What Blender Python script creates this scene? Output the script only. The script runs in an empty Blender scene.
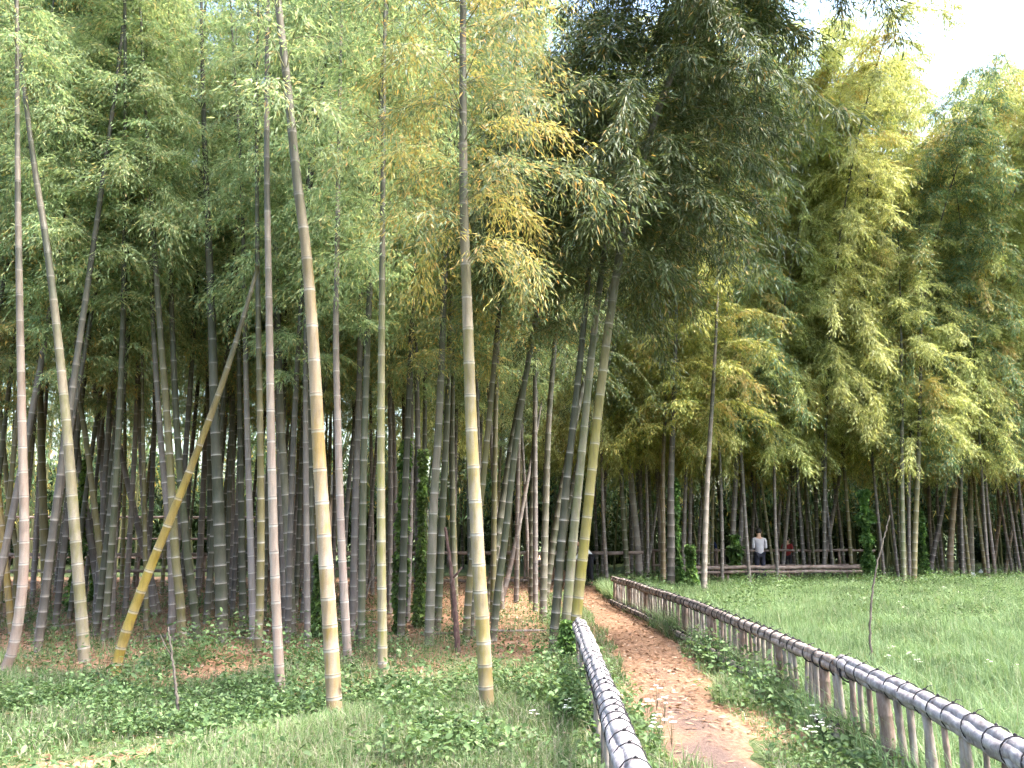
import bpy, bmesh, math, random
import numpy as np
from mathutils import Vector, Matrix

rng = np.random.default_rng(7)
random.seed(7)
sc = bpy.context.scene
C = sc.collection
R = math.radians

# ------------------------------------------------------------------ camera
F_PX, PITCH, EYE = 804.0, R(10.4), 1.6
cam = bpy.data.objects.new('camera', bpy.data.cameras.new('camera'))
C.objects.link(cam)
cam.location = (0, 0, EYE)
cam.rotation_euler = (R(90) + PITCH, 0, 0)
cam.data.sensor_width = 36
cam.data.lens = 36 * F_PX / 1024
cam.data.clip_start = 0.1
cam.data.clip_end = 3000
sc.camera = cam

def ray(px, py):
    u = (px - 512) / F_PX; v = -(py - 384) / F_PX
    return u, math.cos(PITCH) - v * math.sin(PITCH), math.sin(PITCH) + v * math.cos(PITCH)
def G(px, py, h=0.0):                       # point of the photo on the level plane z = h
    x, y, z = ray(px, py); t = (h - EYE) / z
    return Vector((x * t, y * t, h))
def P(px, py, Y):                           # point of the photo at the distance Y
    x, y, z = ray(px, py); t = Y / y
    return Vector((x * t, Y, EYE + z * t))

# ------------------------------------------------------------------ bookkeeping
def tag(o, label=None, cat=None, group=None, kind=None):
    if label: o['label'] = label
    if cat: o['category'] = cat
    if group: o['group'] = group
    if kind: o['kind'] = kind
    return o
def empty(name, loc, rz=0.0):
    o = bpy.data.objects.new(name, None); C.objects.link(o)
    o.location = loc; o.rotation_euler = (0, 0, rz); o.empty_display_size = 0.2
    return o
def link(name, me, mats, parent=None, color=None, smooth=False):
    for m in (mats if isinstance(mats, (list, tuple)) else [mats]):
        if m.name not in [x.name for x in me.materials if x]: me.materials.append(m)
    o = bpy.data.objects.new(name, me); C.objects.link(o)
    if parent: o.parent = parent
    if color: o.color = color
    if smooth and len(me.polygons): me.polygons.foreach_set('use_smooth', [True] * len(me.polygons))
    return o
def copy_tree(o, parent=None):
    c = o.copy(); C.objects.link(c)
    if parent: c.parent = parent
    for ch in list(o.children): copy_tree(ch, c)
    return c

def np_mesh(name, V, Fq, attrs=None, mat_idx=None, smooth=False):
    """V (n,3), Fq (m,k) faces of equal size"""
    me = bpy.data.meshes.new(name)
    V = np.asarray(V, dtype=np.float32); Fq = np.asarray(Fq, dtype=np.int32)
    m, k = Fq.shape
    me.vertices.add(len(V)); me.vertices.foreach_set('co', V.ravel())
    me.loops.add(m * k); me.loops.foreach_set('vertex_index', Fq.ravel())
    me.polygons.add(m)
    me.polygons.foreach_set('loop_start', np.arange(0, m * k, k, dtype=np.int32))
    me.polygons.foreach_set('loop_total', np.full(m, k, dtype=np.int32))
    if mat_idx is not None: me.polygons.foreach_set('material_index', np.asarray(mat_idx, dtype=np.int32))
    if smooth: me.polygons.foreach_set('use_smooth', np.ones(m, dtype=bool))
    for nm, a in (attrs or {}).items():
        at = me.attributes.new(nm, 'FLOAT', 'POINT'); at.data.foreach_set('value', np.asarray(a, dtype=np.float32))
    me.update(calc_edges=True)
    return me

def fnoise(x, y, s=1.0, seed=0):            # smooth 2-D noise in about -1..1
    r = np.random.default_rng(seed); out = 0
    for k in range(7):
        a = r.uniform(0, 2 * math.pi); f = s * r.uniform(0.6, 2.6); ph = r.uniform(0, 6.28)
        out = out + np.sin((x * math.cos(a) + y * math.sin(a)) * f + ph) / 7 * 1.9
    return out
def gh(x, y):                               # ground relief
    return 0.025 * fnoise(x, y, 0.7, 3) + 0.012 * fnoise(x, y, 2.6, 4)

# ------------------------------------------------------------------ materials
def newmat(name):
    m = bpy.data.materials.new(name); m.use_nodes = True
    nt = m.node_tree; nt.nodes.clear()
    out = nt.nodes.new('ShaderNodeOutputMaterial')
    return m, nt, out
def N(nt, t, **kw):
    n = nt.nodes.new(t)
    for k, v in kw.items(): setattr(n, k, v)
    return n
def ramp(nt, fac, stops, interp='LINEAR'):
    r = N(nt, 'ShaderNodeValToRGB'); r.color_ramp.interpolation = interp
    e = r.color_ramp.elements
    while len(e) < len(stops): e.new(0.5)
    for i, (p, c) in enumerate(stops):
        e[i].position = p; e[i].color = (*c, 1)
    nt.links.new(fac, r.inputs[0]); return r.outputs[0]
def mixc(nt, fac, a, b, mode='MIX'):
    n = N(nt, 'ShaderNodeMix', data_type='RGBA', blend_type=mode)
    for s, v in ((0, fac), (6, a), (7, b)):
        if hasattr(v, 'node'): nt.links.new(v, n.inputs[s])
        elif s == 0: n.inputs[0].default_value = v
        else: n.inputs[s].default_value = (*v, 1)
    return n.outputs[2]
def math_n(nt, op, a, b=None, clamp=False):
    n = N(nt, 'ShaderNodeMath', operation=op, use_clamp=clamp)
    for i, v in enumerate((a, b)):
        if v is None: continue
        if hasattr(v, 'node'): nt.links.new(v, n.inputs[i])
        else: n.inputs[i].default_value = v
    return n.outputs[0]
def noise_n(nt, scale, detail=4, vec=None, rough=0.6):
    n = N(nt, 'ShaderNodeTexNoise'); n.inputs['Scale'].default_value = scale
    n.inputs['Detail'].default_value = detail; n.inputs['Roughness'].default_value = rough
    if vec is not None: nt.links.new(vec, n.inputs['Vector'])
    return n.outputs['Fac']
def maprange(nt, v, a, b, c=0.0, d=1.0):
    n = N(nt, 'ShaderNodeMapRange'); n.inputs[1].default_value = a; n.inputs[2].default_value = b
    n.inputs[3].default_value = c; n.inputs[4].default_value = d
    nt.links.new(v, n.inputs[0]); return n.outputs[0]

def leaf_material(name, stops, clump_dark=0.75, trans=0.4, gloss=0.35, warm=None):
    m, nt, out = newmat(name)
    lr = N(nt, 'ShaderNodeAttribute', attribute_name='lr').outputs['Fac']
    cl = N(nt, 'ShaderNodeAttribute', attribute_name='clump').outputs['Fac']
    col = ramp(nt, lr, stops)
    if warm:                                 # whole sprays that have turned yellow
        col = mixc(nt, maprange(nt, cl, warm[0], warm[0] + 0.06), col, ramp(nt, lr, warm[1]))
    oi = N(nt, 'ShaderNodeObjectInfo')
    hsv = N(nt, 'ShaderNodeHueSaturation')
    nt.links.new(col, hsv.inputs['Color'])
    nt.links.new(maprange(nt, oi.outputs['Random'], 0, 1, 0.482, 0.515), hsv.inputs['Hue'])
    c2 = math_n(nt, 'FRACT', math_n(nt, 'MULTIPLY', cl, 7.31))
    nt.links.new(maprange(nt, c2, 0, 1, clump_dark, 1.25), hsv.inputs['Value'])
    pr = N(nt, 'ShaderNodeBsdfPrincipled'); pr.inputs['Roughness'].default_value = 0.55
    pr.inputs['Specular IOR Level'].default_value = gloss
    nt.links.new(hsv.outputs[0], pr.inputs['Base Color'])
    tr = N(nt, 'ShaderNodeBsdfTranslucent')
    nt.links.new(mixc(nt, 1.0, hsv.outputs[0], (1.22, 1.2, 0.85), 'MULTIPLY'), tr.inputs['Color'])
    mx = N(nt, 'ShaderNodeMixShader'); mx.inputs[0].default_value = trans
    nt.links.new(pr.outputs[0], mx.inputs[1]); nt.links.new(tr.outputs[0], mx.inputs[2])
    nt.links.new(mx.outputs[0], out.inputs[0])
    return m

GOLD = [(0.0, (0.26, 0.26, 0.09)), (0.45, (0.38, 0.33, 0.12)), (0.8, (0.46, 0.31, 0.11)), (1.0, (0.22, 0.27, 0.10))]
M_fresh = leaf_material('leaf_fresh', [(0, (0.165, 0.229, 0.120)), (0.5, (0.254, 0.342, 0.184)), (0.86, (0.367, 0.431, 0.239)), (0.95, (0.522, 0.481, 0.221)), (1.0, (0.455, 0.354, 0.184))], 0.75, 0.55, warm=(0.93, GOLD))
M_shade = leaf_material('leaf_shaded_green', [(0, (0.035, 0.059, 0.022)), (0.6, (0.066, 0.095, 0.036)), (0.92, (0.111, 0.127, 0.046)), (1.0, (0.302, 0.217, 0.061))], 0.65, 0.3)  # darker copy of the bamboo leaf, shade under the canopy painted into its colour
M_mixed = leaf_material('leaf_mixed', [(0, (0.087, 0.145, 0.076)), (0.55, (0.161, 0.235, 0.113)), (0.85, (0.223, 0.261, 0.113)), (0.93, (0.520, 0.405, 0.133)), (1.0, (0.528, 0.327, 0.095))], 0.7, 0.38, warm=(0.80, GOLD))
M_yellow = leaf_material('leaf_yellow_green', [(0, (0.231, 0.275, 0.105)), (0.5, (0.381, 0.418, 0.175)), (0.85, (0.512, 0.515, 0.215)), (1.0, (0.558, 0.547, 0.194))], 0.65, 0.5, warm=(0.85, [(0, (0.28, 0.24, 0.06)), (0.6, (0.36, 0.27, 0.06)), (1, (0.2, 0.2, 0.06))]))
M_olive = leaf_material('leaf_olive_brown', [(0, (0.139, 0.185, 0.056)), (0.5, (0.278, 0.306, 0.088)), (0.85, (0.437, 0.389, 0.112)), (1.0, (0.522, 0.482, 0.112))], 0.65, 0.4, warm=(0.75, GOLD))
M_gold = leaf_material('leaf_gold_tinted', [(0, (0.090, 0.128, 0.072)), (0.5, (0.171, 0.212, 0.108)), (0.8, (0.270, 0.264, 0.132)), (0.9, (0.504, 0.340, 0.132)), (1.0, (0.504, 0.281, 0.096))], 0.7, 0.45, warm=(0.55, GOLD))
M_ever = leaf_material('leaf_evergreen', [(0, (0.02, 0.04, 0.015)), (0.6, (0.04, 0.07, 0.025)), (1.0, (0.09, 0.12, 0.04))], 0.6, 0.25)
M_herb = leaf_material('leaf_herb', [(0, (0.058, 0.100, 0.034)), (0.6, (0.112, 0.173, 0.065)), (0.9, (0.163, 0.231, 0.092)), (1.0, (0.177, 0.230, 0.109))], 0.6, 0.35)
M_ivy = leaf_material('leaf_ivy', [(0, (0.05, 0.10, 0.03)), (0.6, (0.11, 0.19, 0.055)), (1.0, (0.22, 0.33, 0.08))], 0.6, 0.35)
M_grass = leaf_material('grass_blade', [(0, (0.076, 0.125, 0.046)), (0.40, (0.136, 0.199, 0.073)), (0.62, (0.195, 0.258, 0.114)), (0.78, (0.255, 0.236, 0.166)), (1.0, (0.303, 0.268, 0.209))], 0.7, 0.4, gloss=0.25)
M_meadow = leaf_material('meadow_blade', [(0, (0.103, 0.156, 0.069)), (0.6, (0.162, 0.242, 0.114)), (0.9, (0.226, 0.298, 0.160)), (1.0, (0.336, 0.319, 0.223))], 0.75, 0.4, gloss=0.25)
M_litter = leaf_material('dead_leaf', [(0, (0.128, 0.066, 0.036)), (0.4, (0.230, 0.132, 0.078)), (0.8, (0.319, 0.204, 0.132)), (1.0, (0.395, 0.300, 0.228))], 0.7, 0.15, gloss=0.2)
M_petal = leaf_material('white_petal', [(0, (0.78, 0.78, 0.76)), (1, (0.85, 0.85, 0.82))], 0.95, 0.3, gloss=0.2)

def culm_material():
    m, nt, out = newmat('culm_skin')
    oi = N(nt, 'ShaderNodeObjectInfo')
    band = N(nt, 'ShaderNodeAttribute', attribute_name='band').outputs['Fac']
    dark = N(nt, 'ShaderNodeAttribute', attribute_name='groove').outputs['Fac']
    hh = N(nt, 'ShaderNodeAttribute', attribute_name='hh').outputs['Fac']
    seg = N(nt, 'ShaderNodeAttribute', attribute_name='seg').outputs['Fac']
    tc = N(nt, 'ShaderNodeTexCoord')
    addv = N(nt, 'ShaderNodeVectorMath', operation='ADD')
    nt.links.new(tc.outputs['Object'], addv.inputs[0])
    sclr = N(nt, 'ShaderNodeCombineXYZ')
    nt.links.new(math_n(nt, 'MULTIPLY', oi.outputs['Random'], 37.0), sclr.inputs[0])
    nt.links.new(math_n(nt, 'MULTIPLY', oi.outputs['Random'], 91.0), sclr.inputs[2])
    nt.links.new(sclr.outputs[0], addv.inputs[1])
    mp = N(nt, 'ShaderNodeMapping'); mp.inputs['Scale'].default_value = (30, 30, 2.2)
    nt.links.new(addv.outputs[0], mp.inputs['Vector'])
    streak = noise_n(nt, 1.0, 5, mp.outputs[0], 0.65)
    mp2 = N(nt, 'ShaderNodeMapping'); mp2.inputs['Scale'].default_value = (9, 9, 3.5)
    nt.links.new(addv.outputs[0], mp2.inputs['Vector'])
    blot = noise_n(nt, 1.0, 6, mp2.outputs[0], 0.62)
    fine = noise_n(nt, 140.0, 3, addv.outputs[0], 0.6)
    # upper culm turns a duller green, with canopy shade painted into the darkening
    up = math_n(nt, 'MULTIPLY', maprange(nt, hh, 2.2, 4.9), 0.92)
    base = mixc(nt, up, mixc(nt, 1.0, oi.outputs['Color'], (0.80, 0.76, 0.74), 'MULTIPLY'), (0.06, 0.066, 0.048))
    base = mixc(nt, math_n(nt, 'MULTIPLY', maprange(nt, seg, 0, 1, 0, 1), 0.55), base, mixc(nt, 1.0, base, (0.62, 0.60, 0.50), 'MULTIPLY'))
    base = mixc(nt, math_n(nt, 'MULTIPLY', maprange(nt, math_n(nt, 'FRACT', math_n(nt, 'MULTIPLY', seg, 5.3)), .5, 1), math_n(nt, 'MULTIPLY', oi.outputs['Alpha'], .6)), base, (0.40, 0.33, 0.28))
    # grey bloom / lichen in blotches and streaks
    pale = math_n(nt, 'MULTIPLY', math_n(nt, 'MULTIPLY', oi.outputs['Alpha'], math_n(nt, 'SUBTRACT', 1.0, up)), maprange(nt, math_n(nt, 'ADD', math_n(nt, 'MULTIPLY', blot, 0.6), math_n(nt, 'MULTIPLY', streak, 0.4)), 0.44, 0.62))
    base = mixc(nt, pale, base, (0.40, 0.355, 0.325))
    base = mixc(nt, maprange(nt, streak, 0.48, 0.72, 0.0, 0.8), base, mixc(nt, 1.0, base, (0.42, 0.38, 0.34), 'MULTIPLY'))
    base = mixc(nt, maprange(nt, fine, 0.35, 0.7, 0.0, 0.5), base, mixc(nt, 1.0, base, (0.55, 0.52, 0.48), 'MULTIPLY'))
    # lower two hand spans are soiled
    base = mixc(nt, maprange(nt, math_n(nt, 'ADD', hh, math_n(nt, 'MULTIPLY', blot, 0.7)), 0.30, 0.75, 0.65, 0.0), base, (0.20, 0.15, 0.11))
    bloom = math_n(nt, 'MULTIPLY', math_n(nt, 'MULTIPLY', band, math_n(nt, 'SUBTRACT', 1.0, math_n(nt, 'MULTIPLY', up, .7))), maprange(nt, blot, 0.25, 0.65, 0.25, .85), True)
    base = mixc(nt, bloom, base, mixc(nt, 0.7, base, (0.66, 0.64, 0.62)))
    base = mixc(nt, math_n(nt, 'MULTIPLY', dark, 0.75), base, (0.07, 0.06, 0.05))
    pr = N(nt, 'ShaderNodeBsdfPrincipled')
    nt.links.new(base, pr.inputs['Base Color'])
    nt.links.new(maprange(nt, blot, 0.3, 0.7, 0.5, 0.85), pr.inputs['Roughness'])
    pr.inputs['Specular IOR Level'].default_value = 0.35
    base = mixc(nt, 1.0, base, (0.74, 0.70, 0.67), 'MULTIPLY'); nt.links.new(base, pr.inputs['Base Color'])
    bp = N(nt, 'ShaderNodeBump'); bp.inputs['Strength'].default_value = 0.5; bp.inputs['Distance'].default_value = 0.005
    nt.links.new(streak, bp.inputs['Height']); nt.links.new(bp.outputs[0], pr.inputs['Normal'])
    nt.links.new(pr.outputs[0], out.inputs[0])
    return m
M_culm = culm_material()

def rough_mat(name, cols, scale=6, stretch=(1, 1, 1), rough=0.8, bump=0.4, spec=0.2, dist=0.01):
    m, nt, out = newmat(name)
    tc = N(nt, 'ShaderNodeTexCoord'); mp = N(nt, 'ShaderNodeMapping'); mp.inputs['Scale'].default_value = stretch
    nt.links.new(tc.outputs['Object'], mp.inputs['Vector'])
    f = noise_n(nt, scale, 7, mp.outputs[0], 0.65)
    k = len(cols) - 1
    col = ramp(nt, f, [(0.3 + 0.4 * i / k, c) for i, c in enumerate(cols)])
    pr = N(nt, 'ShaderNodeBsdfPrincipled'); pr.inputs['Roughness'].default_value = rough
    pr.inputs['Specular IOR Level'].default_value = spec
    nt.links.new(col, pr.inputs['Base Color'])
    bp = N(nt, 'ShaderNodeBump'); bp.inputs['Strength'].default_value = bump; bp.inputs['Distance'].default_value = dist
    nt.links.new(f, bp.inputs['Height']); nt.links.new(bp.outputs[0], pr.inputs['Normal'])
    nt.links.new(pr.outputs[0], out.inputs[0]); return m
M_twig = rough_mat('twig', [(0.10, 0.11, 0.05), (0.18, 0.17, 0.09)], 3)
M_bark = rough_mat('bark', [(0.05, 0.04, 0.03), (0.13, 0.10, 0.08)], 8, (1, 1, .3))
M_railgrey = rough_mat('weathered_rail', [(0.12, 0.10, 0.10), (0.25, 0.226, 0.236), (0.40, 0.37, 0.38)], 14, (1, 1, 1), 0.95, 0.9, 0.04)
M_railpink = rough_mat('old_rail', [(0.07, 0.05, 0.044), (0.25, 0.20, 0.18), (0.42, 0.36, 0.335)], 12, (1, 1, 1), 0.75, 0.6)
M_rope = rough_mat('black_rope', [(0.012, 0.011, 0.012), (0.05, 0.045, 0.05)], 40, (1, 1, 1), 0.9, 0.5)
M_picket = rough_mat('picket', [(0.06, 0.046, 0.038), (0.21, 0.17, 0.145), (0.34, 0.30, 0.275)], 4, (4, 4, 1), 0.8, 0.5)
M_post = rough_mat('post_wood', [(0.06, 0.04, 0.033), (0.18, 0.125, 0.10), (0.29, 0.22, 0.19)], 5, (4, 4, 1), 0.85, 0.5)
M_darkrail = rough_mat('brown_rail', [(0.07, 0.05, 0.042), (0.18, 0.135, 0.115), (0.28, 0.225, 0.20)], 5, (1, 1, 1), 0.8, 0.4)
M_deadred = rough_mat('dead_culm', [(0.04, 0.022, 0.02), (0.09, 0.052, 0.045), (0.15, 0.10, 0.085)], 9, (3, 3, 1), 0.85, 0.6)
M_stick = rough_mat('dry_stick', [(0.05, 0.04, 0.033), (0.12, 0.10, 0.085)], 12, (1, 1, 1), 0.85, 0.4)
M_plaster = rough_mat('wall_plaster', [(0.22, 0.17, 0.14), (0.30, 0.24, 0.20)], 2, (1, 1, 1), 0.9, 0.2)
M_roof = rough_mat('roof_sheet', [(0.07, 0.065, 0.06), (0.12, 0.11, 0.10)], 3, (1, 1, 1), 0.8, 0.2)
M_steel = rough_mat('grey_rail', [(0.26, 0.26, 0.28), (0.36, 0.36, 0.38)], 3, (1, 1, 1), 0.6, 0.1)

def plain(name, col, rough=0.8, scale=30):
    return rough_mat(name, [tuple(c * 0.82 for c in col), col], scale, (1, 1, 1), rough, 0.15)
M_skin = plain('skin', (0.50, 0.30, 0.21), 0.6)
M_hair = plain('dark_hair', (0.025, 0.02, 0.018), 0.5)

# ------------------------------------------------------------------ ground
FENCE_R = [G(1075, 787, .57), G(1024, 757, .57), G(940, 711, .57), G(852, 671, .57), G(770, 633, .57), G(700, 606, .57), G(640, 586, .57), G(613, 578.5, .57)]
FENCE_L = [G(650, 815, .57), G(634, 772, .57), G(620, 735, .57), G(605, 692, .57), G(590, 652, .57), G(579, 624, .57)]
def fence_x(pts, y):
    ys = [p.y for p in pts]; xs = [p.x for p in pts]
    return np.interp(y, ys, xs)
PATH_Y = np.array([-2, 2, 6.1, 9.8, 14.4, 19, 22.5, 24.6])
PATH_L = np.array([0.9, 1.0, 1.12, 1.28, 1.42, 1.6, 1.55, 0.6])
PATH_R = np.array([1.7, 1.72, 1.85, 2.22, 2.50, 2.3, 2.9, 3.2])
def path_mask(x, y, grow=0.0):
    n = 0.12 * fnoise(x, y, 2.4, 11)
    return (x > np.interp(y, PATH_Y, PATH_L) - grow + n) & (x < np.interp(y, PATH_Y, PATH_R) + grow + n) & (y < 24.6)
def sstep(v, a, b):
    t = np.clip((v - a) / (b - a), 0, 1); return t * t * (3 - 2 * t)
def litter_amount(x, y):                    # bare floor covered with fallen leaves
    n = fnoise(x, y, 1.3, 21)
    fx = fence_x(FENCE_R, y)
    left = sstep(y + 1.3 * n + 0.12 * (x + 6), 8.2, 10.2) * (x < fx - 0.1) * sstep(-y, -31, -28)
    right = sstep(y + 1.2 * n, 22.5, 24.5) * (x >= fx - 0.1) * sstep(-y, -31, -28)
    near = sstep(n + .7 * fnoise(x, y, 4.0, 22), 0.55, 0.95) * 0.75 * (x < fx) * (y < 9)
    mid = sstep(fnoise(x, y, 1.1, 5) + (15 - abs(y - 17)) * 0.03 - (x - fx) * 0.18, 0.55, 1.0) * (x >= fx - 0.1) * (y > 12) * 0.8
    side = sstep(np.interp(x - fx, [-1.6, -0.9, -0.2, 0.2], [0, 1, 1, 0]) + 0.3 * n, 0.5, 0.9) * (y > 7.5)
    return np.clip(np.maximum.reduce([left, right, near, mid, side]), 0, 1)

xs = np.unique(np.concatenate([np.linspace(-600, -40, 12), np.linspace(-40, -12, 40), np.linspace(-12, 14, 180), np.linspace(14, 45, 50), np.linspace(45, 600, 12)]))
ys = np.unique(np.concatenate([np.linspace(-300, -6, 10), np.linspace(-6, 30, 240), np.linspace(30, 60, 40), np.linspace(60, 1200, 14)]))
X, Y = np.meshgrid(xs, ys); X1, Y1 = X.ravel(), Y.ravel()
nx, ny = len(xs), len(ys)
idx = np.arange(nx * ny).reshape(ny, nx)
Fg = np.stack([idx[:-1, :-1], idx[:-1, 1:], idx[1:, 1:], idx[1:, :-1]], -1).reshape(-1, 4)
me = np_mesh('ground', np.stack([X1, Y1, gh(X1, Y1)], -1), Fg, {'litter': litter_amount(X1, Y1)}, smooth=True)
def ground_material():
    m, nt, out = newmat('ground_soil')
    tc = N(nt, 'ShaderNodeTexCoord'); v = tc.outputs['Object']
    lit = N(nt, 'ShaderNodeAttribute', attribute_name='litter').outputs['Fac']
    a = noise_n(nt, 1.6, 8, v); b = noise_n(nt, 28, 6, v, 0.7); c = noise_n(nt, 5, 6, v)
    grass = ramp(nt, b, [(0.3, (0.035, 0.05, 0.02)), (0.5, (0.075, 0.10, 0.04)), (0.7, (0.16, 0.15, 0.08))])
    litc = ramp(nt, b, [(0.25, (0.12, 0.062, 0.036)), (0.45, (0.32, 0.18, 0.11)), (0.6, (0.45, 0.275, 0.18)), (0.78, (0.56, 0.40, 0.29))])
    litc = mixc(nt, maprange(nt, a, 0.4, 0.65, 0, 0.5), litc, mixc(nt, 1.0, litc, (0.5, 0.45, 0.42), 'MULTIPLY'))
    f = maprange(nt, math_n(nt, 'ADD', lit, math_n(nt, 'MULTIPLY', math_n(nt, 'SUBTRACT', c, 0.5), 0.8)), 0.35, 0.65)
    col = mixc(nt, f, grass, litc)
    pr = N(nt, 'ShaderNodeBsdfPrincipled'); pr.inputs['Roughness'].default_value = 0.95; pr.inputs['Specular IOR Level'].default_value = 0.1
    nt.links.new(col, pr.inputs['Base Color'])
    bp = N(nt, 'ShaderNodeBump'); bp.inputs['Strength'].default_value = 0.8; bp.inputs['Distance'].default_value = 0.03
    nt.links.new(b, bp.inputs['Height']); nt.links.new(bp.outputs[0], pr.inputs['Normal'])
    nt.links.new(pr.outputs[0], out.inputs[0]); return m
tag(link('ground', me, ground_material()), kind='structure')

# path sheet with a ragged outline
pv, pf, pe = [], [], []
py_ = np.arange(-2, 24.7, 0.08); K = 14
for i, y in enumerate(py_):
    l = np.interp(y, PATH_Y, PATH_L) + 0.10 * float(fnoise(0.3, y, 2.1, 31)) + 0.04 * float(fnoise(0.1, y, 9, 32))
    r = np.interp(y, PATH_Y, PATH_R) + 0.10 * float(fnoise(2.3, y, 2.1, 33)) + 0.04 * float(fnoise(3.1, y, 9, 34))
    for j in range(K + 1):
        t = j / K; x = l + (r - l) * t
        pv.append((x, y, gh(x, y) + 0.016 - 0.03 * (1 - math.sin(math.pi * t)) ** 4)); pe.append(math.sin(math.pi * t))
for i in range(len(py_) - 1):
    for j in range(K):
        a = i * (K + 1) + j; pf.append((a, a + 1, a + K + 2, a + K + 1))
me = np_mesh('path', pv, pf, {'mid': pe}, smooth=True)
def path_material():
    m, nt, out = newmat('trodden_earth')
    tc = N(nt, 'ShaderNodeTexCoord'); v = tc.outputs['Object']
    mid = N(nt, 'ShaderNodeAttribute', attribute_name='mid').outputs['Fac']
    sep = N(nt, 'ShaderNodeSeparateXYZ'); nt.links.new(v, sep.inputs[0])
    a = noise_n(nt, 1.3, 6, v); b = noise_n(nt, 35, 6, v, 0.7)
    dirt = ramp(nt, b, [(0.3, (0.065, 0.042, 0.035)), (0.5, (0.105, 0.072, 0.062)), (0.7, (0.15, 0.107, 0.093))])
    leaf = ramp(nt, b, [(0.25, (0.09, 0.05, 0.03)), (0.45, (0.18, 0.105, 0.066)), (0.6, (0.25, 0.155, 0.103)), (0.78, (0.34, 0.235, 0.17))])
    f = math_n(nt, 'ADD', math_n(nt, 'MULTIPLY', mid, -0.55), math_n(nt, 'ADD', math_n(nt, 'MULTIPLY', a, 1.5), maprange(nt, sep.outputs[1], 5, 15, -0.35, 0.75)))
    col = mixc(nt, maprange(nt, f, 0.0, 0.5), dirt, leaf)
    pr = N(nt, 'ShaderNodeBsdfPrincipled'); pr.inputs['Roughness'].default_value = 0.95; pr.inputs['Specular IOR Level'].default_value = 0.1
    nt.links.new(col, pr.inputs['Base Color'])
    bp = N(nt, 'ShaderNodeBump'); bp.inputs['Strength'].default_value = 0.6; bp.inputs['Distance'].default_value = 0.02
    nt.links.new(b, bp.inputs['Height']); nt.links.new(bp.outputs[0], pr.inputs['Normal'])
    nt.links.new(pr.outputs[0], out.inputs[0]); return m
tag(link('path', me, path_material()), kind='structure')

# ------------------------------------------------------------------ leaves helper
def nrm(a): return a / np.maximum(np.linalg.norm(a, axis=-1, keepdims=True), 1e-9)
def leaf_quads(p, d, L, W, up=None, droop=0.15, r=rng, six=False):
    n = len(p); d = nrm(d)
    rnd = r.normal(size=(n, 3))
    if up is None: up = np.array([0, 0, 1.0]) + 0.7 * rnd
    s = nrm(np.cross(d, up)); nn = nrm(np.cross(s, d))
    L = L[:, None]; W = W[:, None]
    z = np.array([0, 0, 1.0])
    if six:
        a = p; b = p + d * L * .28 + s * W * .46 + nn * W * .12; c = p + d * L * .66 + s * W * .38 + nn * W * .08; e = p + d * L - z * L * droop
        f = p + d * L * .66 - s * W * .38 + nn * W * .08; g = p + d * L * .28 - s * W * .46 + nn * W * .12
        V = np.stack([a, b, c, e, f, g], 1).reshape(-1, 3); k = np.arange(n)[:, None] * 6
        Fq = np.concatenate([k + np.array([0, 1, 2, 3]), k + np.array([0, 3, 4, 5])])
        return V, Fq, 6
    V = np.stack([p, p + d * L * .38 + s * W * .5 - z * L * droop * .2, p + d * L - z * L * droop, p + d * L * .38 - s * W * .5 - z * L * droop * .2], 1).reshape(-1, 3)
    Fq = np.arange(n * 4).reshape(n, 4)
    return V, Fq, 4

def tube_np(pts, rad, sides=3):
    pts = np.asarray(pts, float); n = len(pts)
    t = nrm(np.gradient(pts, axis=0)); ref = np.array([0.31, 0.95, 0.1])
    s = nrm(np.cross(t, ref)); b = np.cross(t, s)
    a = np.arange(sides) * 2 * math.pi / sides
    V = pts[:, None, :] + (s[:, None, :] * np.cos(a)[None, :, None] + b[:, None, :] * np.sin(a)[None, :, None]) * np.asarray(rad)[:, None, None]
    F = []
    i = np.arange(n - 1)[:, None] * sides; j = np.arange(sides)[None, :]; j2 = (j + 1) % sides
    F = np.stack([i + j, i + j2, i + sides + j2, i + sides + j], -1).reshape(-1, 4)
    return V.reshape(-1, 3), F

# ------------------------------------------------------------------ bamboo
def smooth_path(pts, n=60):
    pts = [np.array(p, float) for p in pts]
    P4 = [2 * pts[0] - pts[1]] + pts + [2 * pts[-1] - pts[-2]]
    out = []
    for i in range(1, len(P4) - 2):
        a, b, c, d = P4[i - 1], P4[i], P4[i + 1], P4[i + 2]
        for t in np.linspace(0, 1, 14, endpoint=False):
            out.append(0.5 * ((2 * b) + (c - a) * t + (2 * a - 5 * b + 4 * c - d) * t * t + (-a + 3 * b - 3 * c + d) * t ** 3))
    out.append(pts[-1])
    return np.array(out)
class Curve:
    def __init__(s, pts):
        s.p = smooth_path(pts); d = np.linalg.norm(np.diff(s.p, axis=0), axis=1); s.s = np.concatenate([[0], np.cumsum(d)]); s.L = s.s[-1]
    def at(s, l): return np.stack([np.interp(l, s.s, s.p[:, k]) for k in range(3)], -1)

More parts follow.
